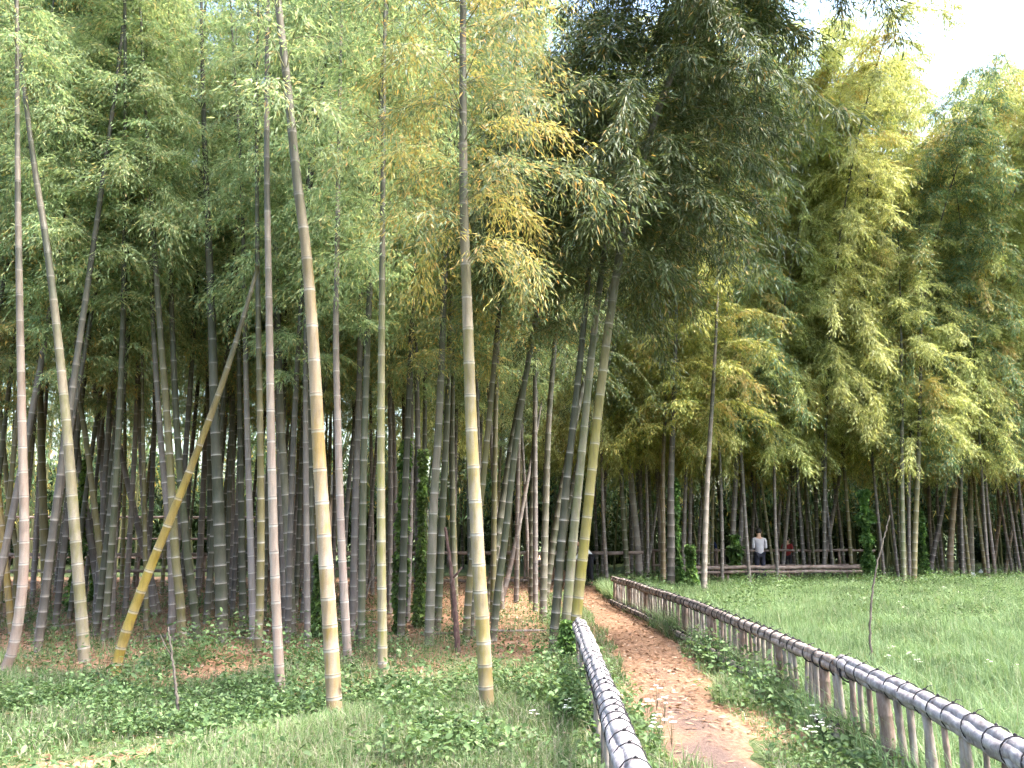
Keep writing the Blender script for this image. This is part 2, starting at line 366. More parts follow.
def culm_mesh(cv, r0, H=None, sides=10, lod=0, snapped=False, r=rng, tip=0.12, hk=1.0):
    H = H or cv.L
    l, nodes = 0.05, []
    k = 0
    while l < cv.L - 0.05:
        nodes.append(l); l += (0.15 + 0.16 * min(1, k / 9)) * (r0 / 0.055) ** 0.25 * r.uniform(0.93, 1.07); k += 1
    sv_ = r.random(len(nodes) + 2); rows = [(-0.25, 0, 0, sv_[0], 1.12)]
    for i, n in enumerate(nodes):
        s0, s1 = sv_[i], sv_[i + 1]
        nxt = nodes[i + 1] if i + 1 < len(nodes) else cv.L
        if lod == 0:
            rows += [(n - 0.026, 0, 0, s0, 1.0), (n - 0.020, 1, 0, s0, 1.005), (n - 0.005, 1, 0, s0, 1.02), (n, 0.0, 1, s0, 1.055), (n + 0.005, .5, .1, s1, 1.03), (n + 0.012, .1, 0, s1, 0.99), (n + 0.5 * (nxt - n), 0, 0, s1, 0.985)]
        else:
            rows += [(n - 0.03, 0, 0, s0, 1.0), (n - 0.018, 1, 0, s0, 1.02), (n, .7, .7, s0, 1.05), (n + 0.014, .1, 0, s1, 0.99)]
    rows.append((cv.L, 0, 0, 0.5, 1.0))
    rows = np.array(rows); ls = rows[:, 0]
    t = np.clip(ls / H, 0, 1)
    rad = r0 * (1 - (1 - tip) * t ** 1.15) * rows[:, 4]
    pts = cv.at(np.clip(ls, 0, cv.L)); pts[0, 2] -= 0.25
    tg = nrm(np.gradient(cv.at(np.clip(ls, 0, cv.L)) + np.array([0, 0, 1e-4]) * np.arange(len(ls))[:, None], axis=0))
    s = nrm(np.cross(tg, np.array([0.1, 1, 0]))); b = np.cross(tg, s)
    a = np.arange(sides) * 2 * math.pi / sides
    V = pts[:, None] + (s[:, None] * np.cos(a)[None, :, None] + b[:, None] * np.sin(a)[None, :, None]) * rad[:, None, None]
    n = len(ls)
    i = np.arange(n - 1)[:, None] * sides; j = np.arange(sides)[None, :]; j2 = (j + 1) % sides
    F = np.stack([i + j, i + sides + j, i + sides + j2, i + j2], -1).reshape(-1, 4)
    V = V.reshape(-1, 3)
    # closing fan as quads
    top = (n - 1) * sides
    F = np.concatenate([F, np.array([[top + q, top + (q + 1) % sides, top + (sides - 2 - q) % sides, top + (sides - 1 - q) % sides] for q in range(sides // 2 - 1)])]) if sides % 2 == 0 else F
    rep = lambda c: np.repeat(rows[:, c], sides)
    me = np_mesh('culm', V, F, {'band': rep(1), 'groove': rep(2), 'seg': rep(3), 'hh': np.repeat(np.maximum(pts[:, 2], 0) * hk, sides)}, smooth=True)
    return me, nodes

def crown_mesh(cv, nodes, zc, Lmax, tw_per_m=9, leaves=11, leaf=(0.05, 0.085), wid=0.23, lean=None, droop=0.5, r=rng, prof=None, br_r=0.007, fluff=0.75, both=2, az0=None, az_sp=1.0, tmin=0.35):
    """branches at the nodes above height zc; every spray is a drooping twig set with long narrow leaves"""
    TP, TD, TL, TC = [], [], [], []
    BV, BF, off = [], [], 0
    pn = cv.at(np.array(nodes)); tz = pn[:, 2].max()
    az = r.uniform(0, 6.28)
    for k, q in enumerate(pn):
        if q[2] < zc: continue
        t = (q[2] - zc) / max(tz - zc, .1)
        pr_ = (min(1, tmin + t / 0.22) * (1 - 0.68 * max(0, t - 0.3) / 0.7)) if prof is None else prof(t)
        az += math.pi + r.uniform(-.5, .5)
        for bb in range(both):
            L = Lmax * pr_ * r.uniform(0.55, 1.12)
            if L < 0.15: continue
            A = az + bb * 0.9 + r.uniform(-.3, .3)
            if az0 is not None: A = az0 + az_sp * r.uniform(-math.pi, math.pi)
            o = np.array([math.cos(A), math.sin(A), 0])
            up = r.uniform(0.45, 0.95)
            u = np.linspace(0, 1, 6)[:, None]
            pts = q + L * (o * (u * 0.85) + np.array([0, 0, 1]) * (up * u - (droop + 0.25 * r.random()) * u * u * (0.7 + 0.4 * L)))
            v_, f_ = tube_np(pts, br_r * np.linspace(1, .3, 6) * (0.6 + 0.4 * L)); BV.append(v_); BF.append(f_ + off); off += len(v_)
            n = max(3, int(L * tw_per_m * r.uniform(.8, 1.2)))
            uu = 1 - (1 - 0.12) * r.random(n) ** 1.25
            idx_ = uu * 5; i0 = np.minimum(idx_.astype(int), 4); fr = (idx_ - i0)[:, None]
            tp = pts[i0] * (1 - fr) + pts[i0 + 1] * fr
            tan = nrm(pts[i0 + 1] - pts[i0])
            sd = r.normal(size=(n, 3)) * np.array([1, 1, .5])
            td = nrm(tan * 0.8 + sd * fluff + np.array([0, 0, -0.30]))
            TP.append(tp); TD.append(td); TL.append(r.uniform(0.25, 0.6, n) * min(1, 0.45 + 0.5 * L))
            TC.append(np.full(n, r.random()) * 0.85 + 0.15 * r.random(n))
    if not TP: return None
    TP = np.concatenate(TP); TD = np.concatenate(TD); TL = np.concatenate(TL); TC = np.concatenate(TC)
    m = len(TP)
    f = (np.arange(leaves) + 0.5) / leaves
    fr = np.clip(f[None] + r.uniform(-.05, .05, (m, leaves)), 0.05, 1)
    p = TP[:, None] + TD[:, None] * (TL[:, None] * fr)[..., None]
    p[..., 2] -= 0.25 * TL[:, None] * fr ** 2
    side = nrm(np.cross(TD, np.array([0, 0, 1.0]) + 0.3 * r.normal(size=(m, 3))))
    sgn = np.where(np.arange(leaves) % 2 == 0, 1, -1)
    p += side[:, None] * (sgn[None, :] * r.uniform(0, .09, (m, leaves)))[..., None] * np.minimum(1, TL[:, None, None] * 2)
    d = TD[:, None] * 0.9 + side[:, None] * (sgn[None, :, None] * r.uniform(.2, .9, (m, leaves, 1))) + np.array([0, 0, -0.30]) + 0.30 * r.normal(size=(m, leaves, 3))
    p = p.reshape(-1, 3); d = d.reshape(-1, 3); nl = len(p)
    L = r.uniform(leaf[0], leaf[1], nl); W = L * wid * r.uniform(.8, 1.2, nl)
    V, Fq, kk = leaf_quads(p, d, L, W, droop=0.18, r=r)
    lr = np.repeat(r.random(nl), 4); cl = np.repeat(np.repeat(TC, leaves), 4)
    BV = np.concatenate(BV); BF = np.concatenate(BF)
    VV = np.concatenate([V, BV]); FF = np.concatenate([Fq, BF + len(V)])
    z0 = np.zeros(len(BV))
    return np_mesh('crown', VV, FF, {'lr': np.concatenate([lr, z0]), 'clump': np.concatenate([cl, z0])},
                   mat_idx=np.concatenate([np.zeros(len(Fq)), np.ones(len(BF))]))

PINK = (0.47, 0.36, 0.33, .75); PALE = (0.46, 0.39, 0.32, .9); YEL = (0.46, 0.35, 0.09, .35); GOLDC = (0.46, 0.30, 0.06, .25)
OLIVE = (0.21, 0.20, 0.065, .2); GREEN = (0.10, 0.125, 0.055, .18); GREY = (0.20, 0.185, 0.19, .4); DGREEN = (0.065, 0.08, 0.042, .15)
DGREY = (0.105, 0.10, 0.10, .22); GRGR = (0.17, 0.185, 0.12, .45); YGREEN = (0.36, 0.34, 0.07, .2); TAN = (0.33, 0.27, 0.17, .3)

GR_FRONT = 'bamboo culms along the front edge of the grove'
GR_MID = 'bamboo culms in the middle of the grove'
GR_RIGHT = 'bamboo culms along the far edge of the meadow'

def extend(pts3, Htot, bend, r):
    """carry a culm on past its last point to the height Htot with a drooping tip"""
    a, b = Vector(pts3[-2]), Vector(pts3[-1]); d = (b - a).normalized()
    d = Vector((d.x, d.y, max(d.z, .6))).normalized()
    out = list(pts3); p = b.copy(); n = 5
    left = max(Htot - b.z, 0)
    if left < 0.4: return out
    st = left / n
    for i in range(n):
        t = (i + 1) / n
        dd = Vector((d.x * (1 - .75 * t) + bend[0] * t * t, d.y + bend[1] * t * t, d.z * (1 - 0.35 * t)))
        p = p + dd * st; out.append(p.copy())
    return out

def bamboo(label, pix, w, color, H=12.5, zc=4.5, Lmax=1.3, tmin=.75, mat=None, bend=(0, 0), dy=0.0, group=GR_FRONT, Y=None, crown=True, twig=23, leaves=15, sides=12, lod=0, hk=1.0, name='bamboo', **kw):
    r = np.random.default_rng(int(abs(pix[0][0] * 31 + pix[0][1] * 17)))
    b0 = G(*pix[0]); Y0 = b0.y if Y is None else Y
    if Y is not None: b0 = P(pix[0][0], pix[0][1], Y); b0.z = 0
    b0.z = float(gh(b0.x, b0.y))
    pts = [b0] + [P(px, py, Y0 + dy * (pix[0][1] - py) / 300) for px, py in pix[1:]]
    if crown: pts = extend(pts, H, bend, r)
    root = empty(name, b0); tag(root, label, 'bamboo', group)
    cv = Curve([p - b0 for p in pts])
    r0 = w / 2 / F_PX * Vector((b0.x * 0, Y0, EYE)).length
    me_, nodes = culm_mesh(cv, r0, sides=sides, lod=lod, r=r, tip=0.12 if crown else 0.35, hk=hk)
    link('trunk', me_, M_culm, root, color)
    if crown:
        if group == GR_FRONT and pix[0][0] < 300:
            zc *= 1.28; Lmax *= .8; kw['leaf'] = (.05, .085)
        cm = crown_mesh(cv, nodes, zc * (1.12 if group == GR_MID else .98), Lmax, tmin=tmin, tw_per_m=twig, leaves=leaves, r=r, **kw)
        if cm: link('crown', cm, [mat or M_fresh, M_twig], root)
    return root

NEAR = dict(leaf=(0.05, 0.085), wid=0.19)
B = bamboo
# ---- front edge, left to right
B('pinkish white bamboo with a curved foot at the left edge of the grove', [(4, 671), (13, 648), (20, 608), (24, 560), (24, 500), (22, 420), (18, 200), (17, 0)], 9.5, PINK, zc=6.0, **NEAR)
B('thin yellow bamboo leaning left beside the pink curved culm', [(12, 634), (8, 590), (1, 520), (-8, 420)], 6.5, YEL, zc=5, Lmax=.9)
B('thin dull green bamboo just right of the thin yellow culm', [(28, 622), (22, 580), (10, 510), (3, 440)], 5.5, OLIVE, zc=5, Lmax=.9)
B('straight olive green bamboo between the pink culm and the thick pale green one', [(47, 617), (45, 560), (43, 500), (41, 430), (38, 300)], 8.5, OLIVE, zc=4.6)
B('thick pale green bamboo tilting left, second large culm from the left edge', [(85, 663), (81, 610), (74, 520), (67, 430), (57, 330), (46, 240), (35, 170)], 11, (0.33, 0.32, 0.15, .7), zc=5.2, **NEAR)
B('grey bamboo wrapped by ivy behind the thick pale green culm', [(102, 612), (94, 560), (84, 500), (76, 440), (70, 380)], 7.5, GREY, zc=4.4, group=GR_MID)
B('slim olive bamboo with a yellow foot, right of the thick pale green culm', [(107, 630), (103, 580), (95, 510), (86, 440), (76, 380), (66, 320)], 6.5, OLIVE, zc=4.6)
B('wide grey bamboo standing left of the leaning yellow culm', [(108, 606), (107, 540), (104, 470), (98, 410), (92, 330)], 11, GREY, zc=4.2, group=GR_MID)
B('bright yellow bamboo leaning far to the right, thinning to a bare tip', [(113, 684), (119, 655), (131, 618), (151, 566), (172, 515), (197, 452), (220, 390), (238, 335), (249, 298), (258, 266)], 10, (0.47, 0.36, 0.05, .12), crown=False, hk=1.35)
B('slim grey bamboo leaning left, crossed by the leaning yellow culm', [(158, 614), (150, 575), (140, 535), (127, 480), (115, 425)], 6.5, GREY, zc=4.2, group=GR_MID)
B('straight slim grey bamboo behind the middle of the leaning yellow culm', [(154, 617), (150, 570), (146, 530), (141, 450), (138, 350)], 6.5, GREY, zc=4.2, group=GR_MID)
B('thin olive bamboo low down behind the leaning yellow culm', [(146, 632), (146, 590), (145, 540), (143, 430)], 4.5, OLIVE, zc=4, Lmax=.8, group=GR_MID)
B('pale grey green bamboo left of the two close olive culms', [(172, 642), (172, 590), (169, 530), (160, 430), (152, 300), (148, 150)], 7, GREY, zc=4.8)
B('olive green bamboo with clear white rings right of the leaning yellow culm', [(183, 648), (180, 600), (175, 550), (168, 430), (158, 300), (150, 180), (140, 0)], 8.5, OLIVE, zc=4.8)
B('dark green bamboo paired with the olive culm on its right side', [(198, 640), (192, 590), (186, 540), (177, 430), (172, 320)], 8, GREEN, zc=4.6)
B('slim pale grey bamboo leaning right, left of the thick dark green culm', [(197, 603), (200, 550), (203, 490), (206, 420), (210, 330)], 6, GREY, zc=4.0, group=GR_MID)
B('slim dark green bamboo touching the thick dark green culm on its left', [(211, 612), (210, 540), (209, 430), (206, 300)], 6, DGREEN, zc=4.2, group=GR_MID)
B('thick dark green bamboo with a greyish foot in the left half of the grove', [(222, 645), (221, 590), (219, 520), (215, 420), (211, 300), (206, 180), (203, 90)], 12, DGREEN, zc=4.8)
B('slim violet grey bamboo just right of the thick dark green culm', [(232, 607), (232, 540), (232, 430), (228, 300)], 6, GREY, zc=4.2, group=GR_MID)
B('dark green bamboo second to the right of the thick dark green culm', [(243, 628), (242, 560), (240, 430), (238, 300), (236, 200)], 7, DGREEN, zc=4.4)
B('pale grey bamboo tall and tilting left, left of the pinkish white one', [(253, 642), (252, 590), (250, 520), (247, 420), (244, 270), (240, 150), (232, 30)], 7, (0.36, 0.35, 0.38, .8), zc=5)
B('olive brown bamboo squeezed between the pale grey and the pinkish white culm', [(258, 655), (260, 600), (261, 520), (260, 420), (258, 300)], 8, (0.22, 0.20, 0.07, .15), zc=5)
B('pinkish white bamboo with dark rings, left neighbour of the thick yellow culm', [(281, 703), (278, 645), (274, 550), (271, 430), (269, 300), (267, 180), (267, 85)], 9.5, (0.52, 0.42, 0.38, .85), zc=6, **NEAR)
B('dark grey green bamboo behind the pinkish white culm, with a pale twin', [(292, 637), (289, 560), (285, 490), (281, 420), (277, 300)], 9, GRGR, zc=4.6)
B('pale twin stem left of the dark grey green culm', [(285, 630), (283, 560), (280, 490), (278, 420), (276, 300)], 6, GREY, zc=4.6)
B('thickest yellow bamboo with white patches in the middle of the left half', [(335, 724), (332, 660), (327, 580), (320, 470), (313, 340), (306, 250), (297, 180), (288, 90), (278, 0)], 15, (0.45, 0.33, 0.12, .75), zc=5.3, twig=14, **NEAR)
B('pinkish grey bamboo just right of the thickest yellow culm', [(348, 667), (345, 610), (341, 530), (338, 430), (336, 330), (338, 200)], 8.5, (0.45, 0.37, 0.36, .85), zc=5)
B('grey bamboo leaning slightly right behind the pinkish grey culm', [(357, 622), (354, 550), (355, 480), (360, 410), (367, 330)], 6.5, GREY, zc=4.2, group=GR_MID)
B('thin dark bamboo with moss right of the thickest yellow culm foot', [(316, 640), (314, 580), (311, 500), (309, 400)], 6, DGREEN, zc=4, group=GR_MID)
B('yellow green bamboo with pale rings halfway between the two thickest front culms', [(383, 682), (382, 610), (381, 510), (381, 420), (382, 300), (383, 180)], 9.5, (0.30, 0.31, 0.09, .55), zc=4.8)
B('dark ivy covered bamboo right of the yellow green culm', [(401, 637), (403, 570), (405, 500), (408, 420), (412, 320)], 8, DGREEN, zc=4.2)
B('grey green bamboo leaning right, left one of a crossing pair', [(429, 647), (431, 580), (434, 500), (439, 420), (444, 300), (449, 180)], 9.5, GRGR, zc=3.7, mat=M_gold)
B('darker grey bamboo, right one of the crossing pair', [(437, 632), (440, 570), (443, 500), (447, 420), (450, 320)], 8, GREEN, zc=4.6, mat=M_mixed)
B('short olive bamboo curving right behind the thick striped culm', [(466, 642), (469, 590), (475, 540), (482, 490), (488, 430)], 7.5, OLIVE, zc=4, mat=M_mixed)
B('thick yellow bamboo with white stripes left of the path, standing alone in front', [(487, 714), (484, 650), (479, 570), (472, 440), (468, 330), (464, 210), (463, 90), (463, 0)], 14, (0.38, 0.33, 0.11, .8), zc=4.15, Lmax=1.5, mat=M_gold, twig=32, leaves=16, both=3, **NEAR)
B('dark green bamboo leaning right behind the thick striped culm', [(493, 641), (498, 590), (506, 530), (515, 450), (530, 350), (548, 255)], 7.5, GREEN, zc=4.4, mat=M_mixed)
B('pale grey dead bamboo leaning right in the gap left of the path', [(501, 603), (512, 560), (523, 505), (535, 440), (542, 400)], 5.5, (0.36, 0.35, 0.37, .8), zc=3.8, crown=False, group=GR_MID)
B('thin grey bamboo behind the pale leaning dead culm', [(516, 603), (517, 550), (518, 480), (520, 400), (523, 300)], 5, GREY, zc=4, mat=M_mixed, group=GR_MID)
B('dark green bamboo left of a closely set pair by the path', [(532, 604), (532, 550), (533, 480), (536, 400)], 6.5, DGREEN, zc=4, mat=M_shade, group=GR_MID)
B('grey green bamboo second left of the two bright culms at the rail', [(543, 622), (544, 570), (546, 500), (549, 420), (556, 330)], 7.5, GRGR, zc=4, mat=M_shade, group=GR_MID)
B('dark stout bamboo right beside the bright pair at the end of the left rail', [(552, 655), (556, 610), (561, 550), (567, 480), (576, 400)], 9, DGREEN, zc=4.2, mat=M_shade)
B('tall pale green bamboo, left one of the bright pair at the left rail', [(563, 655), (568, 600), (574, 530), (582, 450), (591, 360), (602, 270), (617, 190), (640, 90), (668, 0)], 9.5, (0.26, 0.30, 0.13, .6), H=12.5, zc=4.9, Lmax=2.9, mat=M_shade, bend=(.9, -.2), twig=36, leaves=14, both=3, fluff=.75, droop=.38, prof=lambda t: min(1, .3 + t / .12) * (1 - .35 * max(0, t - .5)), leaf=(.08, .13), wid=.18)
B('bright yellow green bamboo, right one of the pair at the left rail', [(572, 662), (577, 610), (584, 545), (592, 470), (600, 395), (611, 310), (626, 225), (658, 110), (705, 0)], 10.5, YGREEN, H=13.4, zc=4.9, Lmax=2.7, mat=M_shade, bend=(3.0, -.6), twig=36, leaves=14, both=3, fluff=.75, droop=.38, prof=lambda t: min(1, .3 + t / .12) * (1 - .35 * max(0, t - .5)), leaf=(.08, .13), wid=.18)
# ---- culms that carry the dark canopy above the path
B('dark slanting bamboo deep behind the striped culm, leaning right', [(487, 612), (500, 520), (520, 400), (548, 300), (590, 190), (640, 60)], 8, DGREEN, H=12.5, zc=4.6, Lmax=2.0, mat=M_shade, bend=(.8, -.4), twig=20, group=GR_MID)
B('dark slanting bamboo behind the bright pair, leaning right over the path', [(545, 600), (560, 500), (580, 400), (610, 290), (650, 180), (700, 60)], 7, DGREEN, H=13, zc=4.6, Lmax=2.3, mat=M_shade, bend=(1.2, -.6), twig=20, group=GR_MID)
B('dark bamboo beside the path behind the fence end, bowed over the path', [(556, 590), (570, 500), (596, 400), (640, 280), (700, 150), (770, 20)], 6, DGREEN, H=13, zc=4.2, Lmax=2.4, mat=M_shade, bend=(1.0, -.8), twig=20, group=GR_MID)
# ---- culms beyond the right fence
RM = M_yellow
kw = dict(mat=M_olive, group=GR_RIGHT, twig=23, leaves=14, leaf=(.08, .13), wid=.23, Lmax=2.0, fluff=.85, sides=10)
B('green ringed bamboo just behind the far end of the right fence', [(628, 586), (625, 540), (622, 490), (620, 420)], 5.5, GREEN, H=12, zc=4.2, **kw)
B('pale leaning bamboo behind the far end of the right fence', [(640, 584), (637, 540), (632, 490), (627, 430)], 7.5, (.32, .31, .31, .7), H=12, zc=4.4, **kw)
B('thin dead pole slanting right behind the far end of the right fence', [(645, 583), (652, 540), (662, 470), (666, 440)], 3.5, GREY, H=12, zc=4.2, crown=False, **{k: v for k, v in kw.items() if k != 'sides'})
B('straight tan grey bamboo near the far end of the right fence', [(663, 590), (663, 540), (663, 470), (666, 400)], 5.2, TAN, H=12.5, zc=4.2, **kw)
B('stout dark grey bamboo beside the ivy at the right fence', [(671, 592), (671, 540), (671, 480), (674, 400)], 8, DGREY, H=12.5, zc=4.2, **kw)
B('left of two close grey culms right of the ivy', [(684, 586), (684, 540), (686, 480), (690, 400)], 4.5, GREY, H=12.5, zc=4.2, **kw)
B('right of two close grey culms right of the ivy', [(689, 584), (690, 540), (691, 480), (694, 400)], 4.2, GREY, H=12.5, zc=4.2, **kw)
B('thin grey bamboo left of the tall white grey culm', [(697, 580), (699, 540), (703, 480), (706, 400)], 3.4, GREY, H=12.5, zc=4.2, **kw)
B('tall white grey bamboo at the corner of the meadow', [(704, 595), (705, 540), (708, 470), (713, 390)], 6, (.42, .40, .38, .8), H=13, zc=4.6, **kw)
B('left culm of the grey pair left of the man in the light shirt', [(731, 585), (733, 530), (737, 460), (741, 400)], 6, GREY, H=13, zc=4, **kw)
B('right culm of the grey pair left of the man in the light shirt', [(739, 583), (741, 530), (744, 460), (749, 400)], 5, GREY, H=13, zc=4, **kw)
B('thin grey bamboo directly left of the man in the light shirt', [(751, 578), (752, 540), (756, 480), (760, 420)], 3.4, GREY, H=13, zc=4, **kw)
B('thin grey bamboo directly right of the man in the light shirt', [(775, 578), (778, 530), (783, 470), (788, 420)], 4, GREY, H=13, zc=4, **kw)
B('slanting white grey bamboo second right of the man in the light shirt', [(782, 580), (786, 530), (791, 470), (796, 420)], 4, (.40, .39, .39, .7), H=13, zc=4, **kw)
B('upright grey bamboo third right of the man in the light shirt', [(795, 578), (794, 530), (793, 470), (795, 420)], 4, GREY, H=13, zc=4, **kw)
B('thin brownish grey bamboo by the low rail end', [(818, 576), (817, 530), (815, 470), (815, 420)], 4, DGREY, H=13, zc=4, **kw)
B('grey bamboo leaning right across the far low rail', [(822, 579), (827, 545), (833, 515), (842, 460)], 4.5, GREY, H=13, zc=4, **kw)
kw['mat'] = M_yellow
B('green ringed bamboo, left one of the bright pair at the meadow edge', [(904, 588), (903, 540), (902, 480), (902, 420)], 5, (.22, .27, .12, .5), H=13.5, zc=4, **kw)
B('olive bamboo, right one of the bright pair at the meadow edge', [(914, 588), (915, 540), (918, 470), (920, 400)], 5.5, (.25, .24, .10, .2), H=13.5, zc=4, **kw)
B('dark bamboo leaning right behind the bright pair at the meadow edge', [(928, 580), (935, 545), (944, 500), (950, 450)], 5, DGREY, H=13.5, zc=4, **kw)
B('pale tan bamboo third from the right edge of the meadow', [(950, 580), (951, 540), (956, 480), (960, 420)], 6, TAN, H=13.5, zc=4, **kw)
B('violet grey bamboo left of the last green ringed culm', [(963, 576), (961, 540), (959, 480), (957, 420)], 6.5, DGREY, H=13.5, zc=4, **kw)
B('last green ringed bamboo toward the right edge, white scrap at its foot', [(972, 577), (971, 540), (970, 470), (970, 420)], 5.5, (.25, .28, .18, .6), H=13.5, zc=4, **kw)
B('thin brown bamboo leaning right near the right edge', [(993, 572), (998, 530), (1006, 480), (1014, 420)], 3.6, (.30, .22, .17, .3), H=13.5, zc=4, **kw)
B('rightmost brown bamboo leaning steeply right', [(1005, 574), (1012, 530), (1024, 480), (1040, 420)], 3.6, (.28, .23, .16, .3), H=13.5, zc=4, **kw)

# ---- prototypes of the culms behind
def proto(seed, H, r0, zc, Lmax, arch, mats, tw, lv, leaf, wid, lodsides=7, **k2):
    r = np.random.default_rng(seed)
    root = bpy.data.objects.new('bamboo', None)
    pts = []
    for t in np.linspace(0, 1, 8):
        z = H * (t - 0.10 * arch / 3 * max(0, t - .6) ** 1.5)
        pts.append(Vector((0.25 * math.sin(t * 3 + seed), -arch * t ** 2.6, z)))
    cv = Curve(pts)
    me_, nodes = culm_mesh(cv, r0, sides=lodsides, lod=1, r=r)
    me_.materials.append(M_culm)
    cm = crown_mesh(cv, nodes, zc, Lmax, tw_per_m=tw, leaves=lv, r=r, leaf=leaf, wid=wid, **k2)
    return me_, cm
PLF = [proto(100 + i, 13.5 + i * .8, .048 + .004 * (i % 3), 4.0 + .5 * (i % 4), 1.6, 1.0 + .5 * (i % 3), M_fresh, 30, 16, (.055, .09), .25, fluff=.85) for i in range(6)]
PRT = [proto(200 + i, 15.2 + i * .5, .05 + .004 * (i % 3), 3.5 + .4 * (i % 3), 2.5, 3.0 + .8 * (i % 3), M_yellow, 27, 15, (.085, .135), .23, droop=.6, fluff=.9, prof=lambda t: min(1, .4 + t / .2) * (1 - .38 * t)) for i in range(6)]
leaf_mesh_cache = {}
def crown_variant(protos, i, mat):
    key = (id(protos), i, mat.name)
    if key not in leaf_mesh_cache:
        m_ = protos[i][1] if not any(k[0] == id(protos) and k[1] == i for k in leaf_mesh_cache) else protos[i][1].copy()
        m_.materials.clear(); m_.materials.append(mat); m_.materials.append(M_twig)
        leaf_mesh_cache[key] = m_
    return leaf_mesh_cache[key]
placed = []
def back_culm(x, y, protos, mat, col, label, group, rz=None, s=None):
    i = int(rng.integers(len(protos)))
    root = empty('bamboo', (x, y, float(gh(x, y))), rng.uniform(0, 6.28) if rz is None else rz)
    s = s or rng.uniform(.9, 1.1) * (1.08 if y > 29 else 1.0); root.scale = (s, s, s)
    lean = rng.normal(size=2) * 0.022
    root.rotation_euler = (lean[0], lean[1], root.rotation_euler[2])
    tag(root, label, 'bamboo', group)
    t = bpy.data.objects.new('trunk', protos[i][0]); C.objects.link(t); t.parent = root; t.color = col
    c = bpy.data.objects.new('crown', crown_variant(protos, i, mat)); C.objects.link(c); c.parent = root
    placed.append((x, y))
def px_of(x, y):
    return 512 + F_PX * x / (y * math.cos(PITCH) + (-EYE) * math.sin(PITCH))
LMK = [(-400, 24, 'left of the pinkish curved culm'), (24, 84, 'between the pinkish curved culm and the thick green one'), (84, 165, 'behind the foot of the leaning yellow culm'),
       (165, 222, 'between the leaning yellow culm and the thick dark green one'), (222, 280, 'between the thick dark green and the pinkish white culm'),
       (280, 334, 'between the pinkish white and the thickest yellow culm'), (334, 383, 'just right of the thickest yellow culm'), (383, 435, 'just left of the crossing pair of culms'),
       (435, 486, 'just left of the striped front culm'), (486, 570, 'between the striped culm and the bright pair at the rail'), (570, 640, 'beyond the end of the path'),
       (640, 705, 'behind the far end of the right fence'), (705, 760, 'left of the man in the light shirt'), (760, 850, 'right of the man in the light shirt'),
       (850, 905, 'just left of the bright pair at the meadow edge'), (905, 972, 'just right of the bright pair at the meadow edge'), (972, 2000, 'at the far right beyond the last ringed culm')]
def where(px):
    for a, b, s in LMK:
        if a <= px < b: return s
    return LMK[-1][2] if px > 900 else LMK[0][2]
named_xy = [(o.location.x, o.location.y) for o in C.objects if o.parent is None and o.name.startswith('bamboo')]
cols_l = [DGREEN, DGREY, GREY, GREEN, OLIVE, GREY, DGREY]
PEOPLE_XY = [(7.9, 25.6), (2.5, 24.7)]
def too_close(x, y, d): return any(abs(x - a * y / b) < .42 and y < b + .4 and y > 14 for a, b in PEOPLE_XY) or any((x - a) ** 2 + (y - b) ** 2 < d * d for a, b in named_xy + placed)
def fill(n, xr, yr, d, protos, matf, region, face=None):
    k = tries = 0
    while k < n and tries < n * 60:
        tries += 1
        y = rng.uniform(*yr); x = rng.uniform(*xr)
        if not region(x, y) or too_close(x, y, d): continue
        px = px_of(x, y)
        dark = cols_l[int(rng.integers(len(cols_l)))]
        near_row = (y < 17 if x < 2.5 else y < 28)
        lab = ('middle row bamboo ' if near_row else 'dark back row bamboo ') + where(px)
        back_culm(x, y, protos, matf(), dark, lab, ('middle row' if near_row else 'back row') + ' bamboo culms ' + where(px), rz=None if face is None else face + rng.uniform(-.8, .8))
        k += 1
    return k
# left grove, behind the named front culms
reg_left = lambda x, y: x < np.interp(y, [9, 12, 15, 24, 26], [-1.5, -.2, .6, .9, .6]) and abs(x) < y * .80 + 1
fill(58, (-14, 1.2), (11.2, 17), .42, PLF, lambda: M_mixed if rng.random() < .3 else M_fresh, reg_left)
fill(74, (-20, 1.2), (17, 26), .5, PLF, lambda: M_mixed if rng.random() < .35 else M_fresh, reg_left)
# right grove beyond the meadow
reg_right = lambda x, y: y > np.interp(x, [2.4, 3, 5, 9, 14, 30], [27, 21, 23.6, 24.6, 25.5, 27.5]) and abs(y - 26.2) > .35
fill(44, (2.5, 22), (21, 28), .5, PRT, lambda: [M_yellow, M_olive, M_yellow, M_yellow, M_mixed, M_yellow][int(rng.integers(6))], reg_right, face=0.0)
fill(50, (-3, 28), (27, 38), .6, PRT, lambda: [M_yellow, M_olive, M_yellow][int(rng.integers(3))], reg_right)

